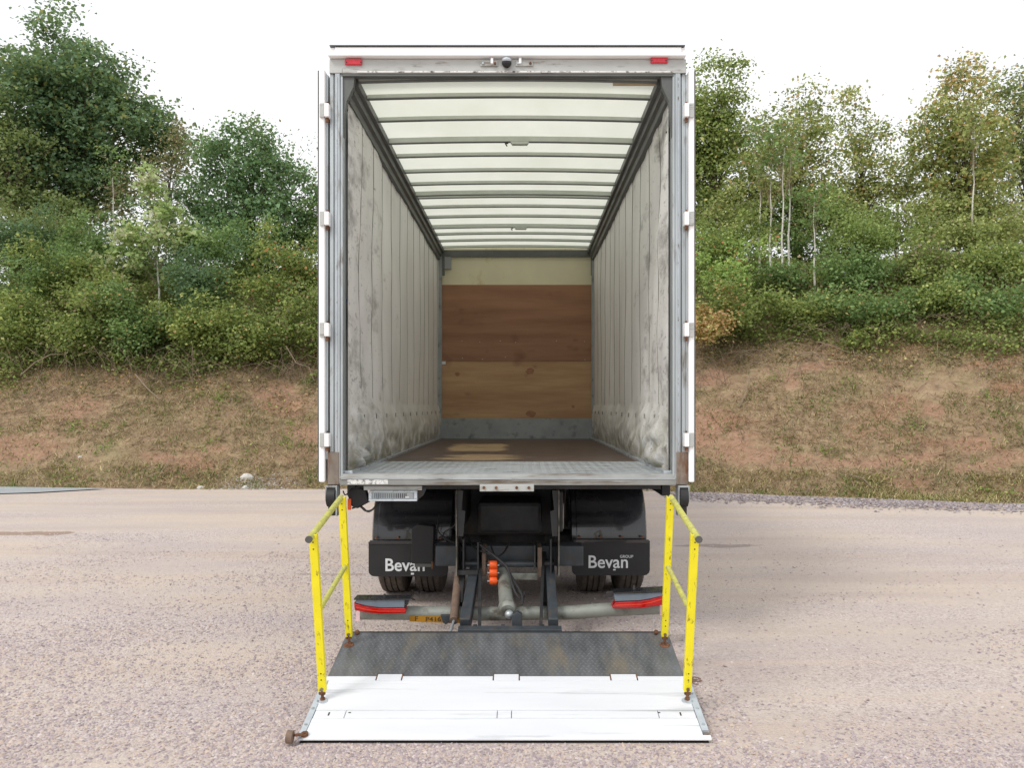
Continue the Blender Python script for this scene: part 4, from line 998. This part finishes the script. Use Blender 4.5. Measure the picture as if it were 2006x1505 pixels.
# black box before the left flap
Yx = 6.42
bb = obj('valve_box', MB().prism([(wx(a, Yx), wz(b, Yx)) for a, b in ((806, 1105), (848, 1105), (850, 1032), (818, 1028), (806, 1038))], Yx, Yx + .14), M['blackmat'], T_, bevel=.006)
obj('valve_box_foot', MB().box(wx(812, Yx), wx(846, Yx), Yx + .01, Yx + .12, wz(1112, Yx), wz(1105.5, Yx)), M['rail'], bb)
obj('valve_pin', MB().box(wx(845, Yx), wx(848, Yx), Yx - .005, Yx + .01, wz(1115, Yx), wz(1100, Yx)), M['rust'], bb)
# tail lift gear
Yb_ = 6.2
lf = obj('lift_cross_beam', MB().box(wx(853, Yb_), wx(1143, Yb_), Yb_, Yb_ + .18, wz(1110, Yb_), wz(1070, Yb_)), M['armblue'], T_, bevel=.01)
for px, s in ((894, 1), (1095, -1)):
    Yp = 5.92; x = wx(px, Yp)
    p = MB().profile([(Yp, wz(1130, Yp)), (Yp, wz(962, Yp)), (Yp + .5, wz(955, Yp) - .0), (Yp + .5, .55), (Yp + .2, .42)], x - .004, x + .004)
    o = obj('lift_side_plate', p, M['platemetal'], T_)
    obj('plate_flange', MB().prism([(x, wz(962, Yp)), (x + s * .05, wz(962, Yp)), (x + s * .035, wz(1000, Yp)), (x + s * .065, wz(1003, Yp)), (x + s * .05, wz(1052, Yp)), (x + s * .01, wz(1052, Yp))] if s > 0 else
        [(x, wz(962, Yp)), (x + s * .01, wz(1052, Yp)), (x + s * .05, wz(1052, Yp)), (x + s * .065, wz(1003, Yp)), (x + s * .035, wz(1000, Yp)), (x + s * .05, wz(962, Yp))], Yp + .02, Yp + .04), M['chassis'], o)
obj('power_pack', MB().box(wx(935, 6.5), wx(1062, 6.5), 6.5, 7.0, wz(1046, 6.5), wz(985, 6.5)), M['chassis'], T_, bevel=.03)
obj('pump_housing', MB().box(wx(900, 7.15), wx(1090, 7.15), 7.15, 7.7, .55, 1.05), M['chassis'], T_, bevel=.02)
obj('spare_crossbeam', MB().box(-1.2, 1.0, 8.3, 8.6, .7, 1.05), M['chassis'], T_)
for (xt, xb, w, m_, nm) in ((-.372, -.402, .072, 'armblue', 'lift_arm'), (.205, .208, .068, 'armblue', 'lift_arm')):
    obj(nm, MB().bar((xt, 6.2, .47), (xb, 5.46, .20), w, .11), M[m_], T_, bevel=.006)
for (xt, xb) in ((-.335, -.30), (.155, .12)):
    obj('tilt_link', MB().bar((xt, 6.15, .52), (xb, 5.44, .17), .022, .07), M['chassis'], T_)
for (xt, w) in ((-.30, .03), (.125, .035)):
    obj('arm_bracket', MB().box(xt - w / 2, xt + w / 2, 6.02, 6.2, .42, .64), M['brown'], T_, bevel=.004)
for k, px in enumerate((910, 938, 1047, 1078)):
    obj('lug_plate', MB().box(wx(px, 6.1) - .006, wx(px, 6.1) + .006, 5.98, 6.2, wz(1112 + (k % 2) * 20, 6.1), wz(1052 + (k % 3) * 6, 6.1)), M['chassis'], T_)
obj('pivot_shaft', MB().tube([(wx(905, 6.1), 6.1, .50), (wx(1085, 6.1), 6.1, .50)], .025, 10), M['armblue'], T_)
obj('spring_bar', MB().box(wx(893, 5.95), wx(936, 5.95), 5.95, 6.0, wz(1127, 5.95), wz(1118, 5.95)), M['chassis'], T_)
obj('grey_crosspiece', MB().box(wx(1002, 6.15), wx(1054, 6.15), 6.1, 6.15, wz(1134, 6.15), wz(1121, 6.15)), M['tubegrey'], T_, bevel=.004)
c0 = at(898, 1125, 6.1); c1 = at(889, 1217, 5.56)
cy = obj('closing_cylinder', MB().tube([c0, c1], .031, 12), M['brown'], T_, smooth=True)
obj('piston_rod', MB().tube([c1, at(882, 1240, 5.46)], .010, 8), M['galv'], cy)
c0 = at(985, 1118, 6.12); c1 = at(993, 1190, 5.66)
rm = obj('lift_ram', MB().tube([c0, c1], [.044, .056], 20), M['tubegrey'], T_, smooth=True)
d_ = (c1 - c0).normalized()
obj('ram_collar', MB().tube([c1, c1 + d_ * .03, c1 + d_ * .05], [.064, .062, .05], 20), M['tubegrey'], rm, smooth=True)
obj('ram_eye', MB().sphere(c1 + d_ * .09 + Vector((.01, 0, 0)), .032, 12, 8), M['galv'], rm, smooth=True)
Ys = 5.95
ol = obj('roller_bracket', MB().box(wx(956, Ys), wx(958.5, Ys), Ys, Ys + .05, wz(1144, Ys), wz(1100, Ys)), M['rust'], T_)
for py in (1107, 1122, 1138):
    obj('orange_roller', MB().tube([at(959, py, Ys), at(961, py, Ys), at(972, py, Ys), at(974, py, Ys)], [.026, .031, .031, .026], 14), M['orange'], ol, smooth=True)
    obj('roller_pin', MB().tube([at(955, py + 1, Ys), at(978, py + 1, Ys)], .007, 8), M['galv'], ol)
def cable(pts, r=.009):
    P = [at(*p) for p in pts]; Q = []
    for i in range(len(P) - 1):
        p0, p1, p2, p3 = P[max(i - 1, 0)], P[i], P[i + 1], P[min(i + 2, len(P) - 1)]
        for k in range(5):
            t = k / 5; Q.append(.5 * ((2 * p1) + (p2 - p0) * t + (2 * p0 - 5 * p1 + 4 * p2 - p3) * t * t + (-p0 + 3 * p1 - 3 * p2 + p3) * t ** 3))
    Q.append(P[-1]); obj('hydraulic_hose', MB().tube(Q, r, 7), M['blackmat'], T_, smooth=True)
cable([(915, 1048, 6.2), (930, 1075, 6.05), (960, 1086, 5.95), (985, 1103, 5.9), (1005, 1135, 5.8), (1022, 1165, 5.7), (1022, 1186, 5.65)])
cable([(940, 1068, 6.0), (975, 1095, 5.9), (995, 1115, 5.85), (1005, 1150, 5.75), (1020, 1175, 5.7), (1027, 1160, 5.75)])
cable([(1000, 1060, 6.2), (985, 1085, 6.05), (970, 1090, 6.0), (962, 1070, 6.1)], .007)
cable([(860, 1010, 6.5), (858, 1040, 6.4), (880, 1060, 6.3), (905, 1066, 6.2)], .006)
cable([(905, 1000, 6.3), (890, 1030, 6.3), (868, 1050, 6.4), (900, 1090, 6.3)], .006)
Yc = 5.52
mo = obj('hinge_sensor_box', MB().prism([(wx(a, Yc), wz(b, Yc)) for a, b in ((1003, 1230), (1023, 1230), (1023, 1206), (1014, 1200), (1003, 1206))], Yc, Yc + .06), M['armblue'], T_, bevel=.004)
for px in (915, 930, 985, 1063, 1085):
    obj('hinge_lug', MB().box(wx(px, 5.44) - .014, wx(px, 5.44) + .014, 5.40, 5.50, .13, .20), M['armblue'], T_, bevel=.004)
# underrun tube
Yu = 5.78
def tubez(px): return {0: 1203, 1: 1201, 2: 1201, 3: 1190}[px]
P = [at(707, 1201, Yu), at(850, 1202, Yu), at(960, 1203, Yu), at(1110, 1201, Yu), at(1180, 1196, Yu), at(1291, 1190, Yu)]
ut = obj('underrun_bar', MB().tube(P, .050, 20), M['tubegrey'], T_, smooth=True)
for a, b, yy in ((700, 708, 1206), (1290, 1299, 1195)):
    obj('reflector', MB().box(wx(a, Yu), wx(b, Yu), Yu - .05, Yu + .02, wz(yy + 8, Yu), wz(yy - 9, Yu)), M['pink'], ut, bevel=.002)
for px in (900, 1068): obj('underrun_bracket', MB().bar((wx(px, Yu), Yu + .03, .25), (wx(px, Yu), 6.3, .6), .04, .08), M['chassis'], ut)
# number plate hanging under the tube, tilted
npz = wz(1222, 5.74)
pl = MB(); nx0, nx1 = wx(804, 5.74), wx(902, 5.74)
pl.poly([(nx0, 5.735, npz + .052), (nx1, 5.735, npz + .040), (nx1, 5.80, npz - .006), (nx0, 5.80, npz + .006),
         (nx0, 5.739, npz + .056), (nx1, 5.739, npz + .044), (nx1, 5.804, npz - .002), (nx0, 5.804, npz + .01)], [(0, 1, 2, 3), (7, 6, 5, 4), (0, 4, 5, 1), (1, 5, 6, 2), (2, 6, 7, 3), (3, 7, 4, 0)])
npo = obj('number_plate', MB().prism([(wx(a, 5.74), wz(b, 5.74)) for a, b in ((803, 1217), (865, 1219.5), (905, 1220.5), (905, 1207), (803, 1206))], 5.722, 5.726), M['platewh'], T_)
M['plateink'] = mat('faded_plate_lettering', lin(84, 58, 24), .6)
text('F', 813, 1217, 5.7215, 6, M['plateink'], npo, bold=.01, height=9)
text('P416', 834, 1218, 5.7215, 30, M['plateink'], npo, bold=.01, height=9)
obj('plate_light', MB().prism([(wx(a, 5.68), wz(b, 5.68)) for a, b in ((863, 1206), (882, 1206), (880, 1219), (874, 1224), (868, 1220))], 5.67, 5.71), M['armblue'], npo, bevel=.002)
# tail lights
def crop(pts, ox, oy, s=8.024): return [(ox + a / s, oy + b / s) for a, b in pts]
M['lenshighlight'] = mat('orange_red_painted_highlight', lin(226, 62, 36), .15, 0, .15, 40, None, 0, 60, (1, 1, 1), .5)  # lighter orange red for the highlight painted on the red lens
def taillight(ox, oy, grey, red, plate, wing, stud):
    Yt = 5.66; P = lambda l, Y=Yt: [(wx(a, Y), wz(b, Y)) for a, b in crop(l, ox, oy)]
    allp = grey + red; xs3 = [p[0] for p in allp]; 
    root = obj('tail_light', MB().prism(P(plate), Yt - .02, Yt + .10), M['black'], T_)
    obj('smoked_lens', MB().prism(P(grey), Yt - .008, Yt + .07), M['lensgrey'], root, bevel=.003)
    obj('red_lens', MB().prism(P(red), Yt - .02, Yt + .07), M['lensred'], root, bevel=.006)
    rl_ = [(a, b + 38) for a, b in red[1:5]]; obj('lens_highlight', MB().prism(P(rl_ + [(a, b + 16) for a, b in reversed(rl_)]), Yt - .0225, Yt - .018), M['lenshighlight'], root)  # thin strip added as a painted highlight across the red lens
    obj('mounting_wing', MB().prism(P(wing), Yt + .04, Yt + .05), M['black'], root)
    c = at(*crop([stud], ox, oy)[0], Yt + .03); obj('stud', MB().tube([c, c + Vector((0, 0, .03))], [.012, .008], 8), M['chassis'], root)
    return root
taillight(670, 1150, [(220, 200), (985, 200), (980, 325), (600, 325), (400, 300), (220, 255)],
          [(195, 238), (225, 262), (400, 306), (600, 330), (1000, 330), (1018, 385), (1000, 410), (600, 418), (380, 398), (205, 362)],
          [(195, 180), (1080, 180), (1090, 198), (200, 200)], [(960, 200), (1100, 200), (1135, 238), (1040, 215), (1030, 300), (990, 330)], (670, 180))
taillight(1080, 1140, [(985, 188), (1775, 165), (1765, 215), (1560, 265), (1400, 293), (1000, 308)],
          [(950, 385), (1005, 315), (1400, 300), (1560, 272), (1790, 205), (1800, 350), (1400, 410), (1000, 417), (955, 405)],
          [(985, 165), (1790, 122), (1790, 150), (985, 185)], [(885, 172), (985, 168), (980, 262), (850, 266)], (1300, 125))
# buffers
for px0, px1, s in ((637, 660, -1), (1329, 1351, 1)):
    Yq = YR - .03; x0, x1 = wx(px0, Yq), wx(px1, Yq)
    fr = MB().box(x0, x1, Yq, Yq + .1, wz(956, Yq), wz(952, Yq)).box(x0, x0 + .010, Yq, Yq + .1, wz(982 if s < 0 else 1012, Yq), wz(956, Yq)).box(x1 - .010, x1, Yq, Yq + .1, wz(1012 if s < 0 else 985, Yq), wz(956, Yq))
    f = obj('buffer_frame', fr, M['galv'], T_, bevel=.002)
    obj('rubber_roller', MB().tube([(x0 + .012, Yq + .03, wz(975, Yq)), (x1 - .012, Yq + .03, wz(975, Yq))], .068, 20), M['blackmat'], f, smooth=True)
    obj('rubber_stop', MB().box(x0 + .014, x1 - .014, Yq + .015, Yq + .09, wz(1012, Yq), wz(985, Yq)), M['blackmat'], f, bevel=.012)
# work light
Yw = 5.60
wlz0, wlz1 = wz(982, Yw), wz(962, Yw)
wk = obj('work_light', MB().box(wx(722, Yw), wx(817, Yw), Yw + .02, Yw + .12, wlz0, wlz1), M['silver'], T_, bevel=.008)
for a, b, c, d in ((722, 817, 962, 965), (722, 817, 978.5, 982.5), (722, 728, 965.3, 978.2), (811, 817, 965.3, 978.2)):
    obj('lamp_bezel', MB().box(wx(a, Yw), wx(b, Yw), Yw, Yw + .019, wz(d, Yw), wz(c, Yw)), M['silver'], wk, bevel=.003)
obj('lamp_glass', MB().box(wx(729, Yw), wx(810, Yw), Yw + .010, Yw + .019, wz(978, Yw), wz(966, Yw)), M['galv'], wk)
for k in range(18):
    px = 733 + k * 3.6; obj('lamp_led', MB().box(wx(px, Yw), wx(px + 1.6, Yw), Yw + .006, Yw + .0095, wz(976.5, Yw), wz(967.5, Yw)), M['lensgrey'] if k < 12 else M['chassis'], wk)
obj('lamp_label', MB().box(wx(794, Yw), wx(801, Yw), Yw + .002, Yw + .0055, wz(976, Yw), wz(973, Yw)), M['letter'], wk)
obj('lamp_bracket', MB().box(wx(712, Yw), wx(826, Yw), Yw + .01, Yw + .03, wz(961, Yw), wz(953, Yw)), M['header'], T_)
obj('side_bracket', MB().prism([(wx(817, Yw), wz(958, Yw)), (wx(836, Yw), wz(955, Yw)), (wx(828, Yw), wz(972, Yw)), (wx(818, Yw), wz(980, Yw))], Yw + .03, Yw + .06), M['chassis'], T_)
# junction with orange tag and cables at the left
Yj = 5.68
jb = obj('junction_box', MB().prism([(wx(a, Yj), wz(b, Yj)) for a, b in ((681, 972), (684, 958), (704, 956), (716, 962), (722, 985), (700, 997), (688, 992))], Yj, Yj + .08), M['blackmat'], T_, bevel=.006)
obj('orange_tag', MB().box(wx(682, Yj), wx(688.5, Yj), Yj - .02, Yj - .001, wz(999, Yj), wz(977, Yj)), M['orange'], jb, bevel=.003)
cable([(690, 996, 5.7), (705, 993, 5.68), (716, 1001, 5.66), (728, 1000, 5.66), (738, 990, 5.68), (748, 984, 5.7)], .007)
cable([(700, 985, 5.7), (712, 996, 5.68), (722, 1003, 5.66), (734, 994, 5.66), (742, 975, 5.7)], .006)
cable([(672, 962, 5.6), (676, 970, 5.6), (684, 965, 5.62), (690, 958, 5.65)], .005)

# platform -----------------------------------------------------------------
PY1, PZ1 = 4.22, CAM_Z - 1.772
dv = Vector((0, 1.13, .2435)).normalized(); nv = Vector((0, -dv.z, dv.y))
def pf(x, s, h): return Vector((x, PY1, PZ1)) + dv * s + nv * h
PXL, PXR = -1.208, 1.006
plat = empty('tail_lift_platform', pf(CX, .6, 0), parent=T_)
S1, S2 = .612, 1.156
def ppx(px, s): return wx(px, PY1 + dv.y * s)
dk = obj('black_deck', MB().box(PXL + .018, PXR - .028, S1 + .004, S2, -.035, -.002, pf), mat('worn_black_tread_plate', lin(106, 108, 110), .42, .3, .3, 7, (lin(122, 115, 102), .3, 2.2, (1.6, .5, 1)), .1, 60, (2.2, .4, 1)), plat)
obj('deck_tread_pattern', studs(PXL + .04, PXR - .05, S1 + .03, S2 - .015, .030, .03, .009, .0022, lambda x, y, z: pf(x, y, z - .002)), M['armblue_shiny'] if 'armblue_shiny' in M else mat('polished_tread_bars', lin(114, 117, 119), .4, .3, .3, 7, (lin(126, 118, 104), .3, 2.2, (1.6, .5, 1)), 0, 60, (2.2, .4, 1)), plat, kind='stuff')
def seg(name, x0, x1, s0, s1, m, top=0, bot=-.0115, b=.0012): return obj(name, MB().box(x0, x1, s0, s1, bot, top, pf), M[m], plat, bevel=b)
obj('deck_core', MB().box(PXL + .036, PXR - .042, .032, S1 + .003, -.029, -.012, pf), M['blackmat'], plat)
# white planks with narrow joints, notched for the hinge tabs
tabs = [(740, 787), (968, 1016), (1197, 1246)]
S0 = .565
seg('deck_plank', PXL + .035, PXR - .04, .2605, S0, 'deck')
edges = [PXL + .012] + [v for a, b in tabs for v in (ppx(a, S1) - .008, ppx(b, S1) + .008)] + [PXR - .01]
for a, b in zip(edges[0::2], edges[1::2]): seg('deck_plank', a, b, S0 + .0015, S1, 'deck')
for a, b in tabs:
    for q in (ppx(a, S1) - .004, ppx(b, S1) + .004): obj('tab_notch', MB().box(q - .0035, q + .0035, S1 - .03, S1 + .022, -.006, .0006, pf), M['rust'], plat)
    obj('tab_shadow_gap', MB().box(ppx(a, S1) - .007, ppx(b, S1) + .007, S1 + .0225, S1 + .027, -.006, .0004, pf), M['ink'], plat)
for a, b in tabs: seg('hinge_tab', ppx(a, S1), ppx(b, S1), S0 + .0015, S1 + .022, 'deck', .001)
cuts = [PXL + .035, ppx(676, .22), ppx(974, .22), ppx(1002, .22), ppx(1290, .22), PXR - .04]
for a, b in zip(cuts, cuts[1:]): seg('deck_strip', a + .002, b - .002, .1855, .2565, 'deck', -.0005)
seg('deck_plank', PXL + .035, PXR - .04, .03, .1815, 'deck')
obj('ramp_lip', MB().profile([(0, 0), (0, 0), (0, 0)], 0, 1) if False else MB().poly([pf(x, s, h) for x in (PXL, PXR) for s, h in ((0, -.006), (.0285, 0), (.0285, -.03), (0, -.012))], [(0, 1, 2, 3), (7, 6, 5, 4), (0, 4, 5, 1), (1, 5, 6, 2), (2, 6, 7, 3), (3, 7, 4, 0)]), M['deck'], plat)
obj('underside_bar', MB().box(PXL + .01, PXR - .01, .008, .05, -.045, -.031, pf), M['blackmat'], plat)
for x0, x1, s0, s1 in ((PXL, PXL + .033, .03, S0 - .005), (PXR - .038, PXR, .07, S0 + .0)):
    o = seg('side_trim', x0, x1, s0, s1, 'grey_strip', .003)
    for s in (.12, .27, .42):
        xm = (x0 + x1) / 2; obj('bolt', MB().tube([pf(xm, s, .003), pf(xm, s, .008)], .009, 6), M['galv'], plat)
for px, s in ((644.5, .225), (1333, .225)):
    x = ppx(px, s); obj('latch_slot', MB().box(x - .004, x + .004, s - .018, s + .012, -.002, .001, pf), M['ink'], plat)
for px, s in ((685, .235), (1291, .235)):
    x = ppx(px, s); obj('drain_hole', MB().box(x - .007, x + .007, s - .004, s + .004, -.002, .0008, pf), M['ink'], plat)
# hinge bar at the rear edge of the platform
obj('hinge_bar', MB().box(wx(898, 5.4), wx(1100, 5.4), S2 + .002, S2 + .06, -.03, .02, pf), M['armblue'], plat, bevel=.004)
obj('rear_edge_bar', MB().box(PXL + .02, PXR - .03, S2 + .002, S2 + .02, -.04, -.003, pf), M['blackmat'], plat)
# corner roller
rc = at(566, 1449, 4.20); wr = .034
rl = obj('corner_roller', MB().tube([rc + Vector((-.012, 0, .012)), rc + Vector((.022, 0, .010))], wr, 18), M['brown'], plat, smooth=False, bevel=.003)
obj('roller_arm', MB().bar(rc + Vector((.03, 0, .02)), pf(PXL + .03, .03, .006), .03, .012), M['rust'], rl)
obj('roller_boss', MB().tube([pf(PXL + .035, .028, .0), pf(PXL + .035, .028, .014)], .020, 10), M['rust'], rl)
# handrails ---------------------------------------------------------------
def handrail(xf, xr, side, label):
    hr = empty('handrail', pf(xf, .4, 0), parent=T_); hr['label'] = label
    SF, SR = (4.572 - PY1) / dv.y, (5.20 - PY1) / dv.y
    for nm, x, s in (('f', xf, SF), ('r', xr, SR)):
        p = MB(); w = .043; t0, t1 = .052, 1.015
        zb = lambda a, b, c: pf(x + a, s + b, c)
        p.box(-w / 2, w / 2, -.006, .0, t0, t1, zb); p.box(-w / 2, -w / 2 + .004, .0, .03, t0, t1, zb); p.box(w / 2 - .004, w / 2, .0, .03, t0, t1, zb)
        po = obj('post', p, M['yellow'], hr, bevel=.002)
        obj('post_foot', MB().prism([(0, 0)], 0, 0) if False else MB().box(-w / 2 + .003, w / 2 - .003, -.008, .008, .034, t0 + .003, zb), M['rust'], po, bevel=.004)
        obj('pin', MB().tube([pf(x, s, 0), pf(x, s, .012), pf(x, s, .013), pf(x, s, .06)], [.016, .014, .009, .009], 10), M['rust'], po)
        obj('pin_socket', MB().tube([pf(x, s - .01, -.001), pf(x, s - .01, .003)], [.036, .03], 20), M['grey_strip'] if nm == 'f' else M['rust'], po, smooth=False)
        obj('bolt', MB().tube([pf(x, s - .006, t0 + .02), pf(x, s - .016, t0 + .02)], .010, 8), M['rustpaint'], po)
        for t in (.13, .17, .93, .97):
            obj('bolt_hole', MB().tube([pf(x, s - .0062, t), pf(x, s - .0072, t)], .0042, 8), M['ink'], po)
    for t, s0, s1, m_ in ((1.005, SF - .045, SR + .02, 'yellowold'), (.545, SF + .012, SR + .0, 'yellowold')):
        f = lambda s: xf + (xr - xf) * (s - SF) / (SR - SF)
        off = .008 * side if t > .9 else -.0
        ra = obj('top_rail' if t > .9 else 'mid_rail', MB().tube([pf(f(s0) + off, s0, t), pf(f(s1) + off, s1, t)], .0185 if t > .9 else .0155, 14), M[m_], hr, smooth=True)
        if t > .9: obj('end_cap', MB().tube([pf(f(s0) + off, s0 - .012, t), pf(f(s0) + off, s0 - .001, t)], .020, 14), M['rail'], ra)
        if t > .9: obj('rail_collar', MB().tube([pf(f(s1) + off, s1 - .0, t), pf(f(s1) + off, s1 + .004, t)], .017, 14), M['rail'], ra)
handrail(-1.159, -1.144, -1, 'yellow handrail on the left side of the platform')
handrail(.947, .929, 1, 'yellow handrail on the right side of the platform')
# fold stop knobs beside the rear posts
for x in (-1.118, .895):
    obj('stop_knob', MB().sphere(pf(x, 1.135, .012), .017, 10, 8), M['rust'], plat, smooth=True)

# cab (hidden by the body from here, standing where it is)
cabz0 = .55
cb = MB().profile([(11.85, cabz0), (11.85, 2.9), (12.3, 3.05), (13.25, 2.95), (13.75, 2.0), (13.85, 1.6), (13.85, cabz0)], CX - 1.15, CX + 1.15)
cab = obj('cab', cb, M['cabpaint'], T_, bevel=.04)
for s in (-1, 1):
    x = CX + s * 1.152
    dw = obj('side_window', MB().profile([(12.55, 1.75), (12.55, 2.5), (13.15, 2.5), (13.5, 1.85), (13.5, 1.75)], min(x, x + s * .01), max(x, x + s * .01)), M['glossdark'], cab)
obj('windscreen', MB().poly([(CX - 1.0, 13.80, 1.95), (CX + 1.0, 13.80, 1.95), (CX + 1.0, 13.32, 2.85), (CX - 1.0, 13.32, 2.85), (CX - 1.0, 13.77, 1.93), (CX + 1.0, 13.77, 1.93), (CX + 1.0, 13.29, 2.83), (CX - 1.0, 13.29, 2.83)], [(0, 1, 2, 3), (7, 6, 5, 4), (0, 4, 5, 1), (1, 5, 6, 2), (2, 6, 7, 3), (3, 7, 4, 0)]), M['glossdark'], cab)
obj('fuel_tank', MB().box(.55, 1.05, 9.6, 10.8, .5, .95), M['chassis'], T_, bevel=.05)
obj('side_guard', MB().box(-1.33, -1.30, 8.6, 11.2, .5, .62).box(-1.33, -1.30, 8.6, 11.2, .75, .87), M['tubegrey'], T_)
obj('side_guard', MB().box(1.08, 1.11, 8.6, 9.5, .5, .62).box(1.08, 1.11, 8.6, 9.5, .75, .87), M['tubegrey'], T_)
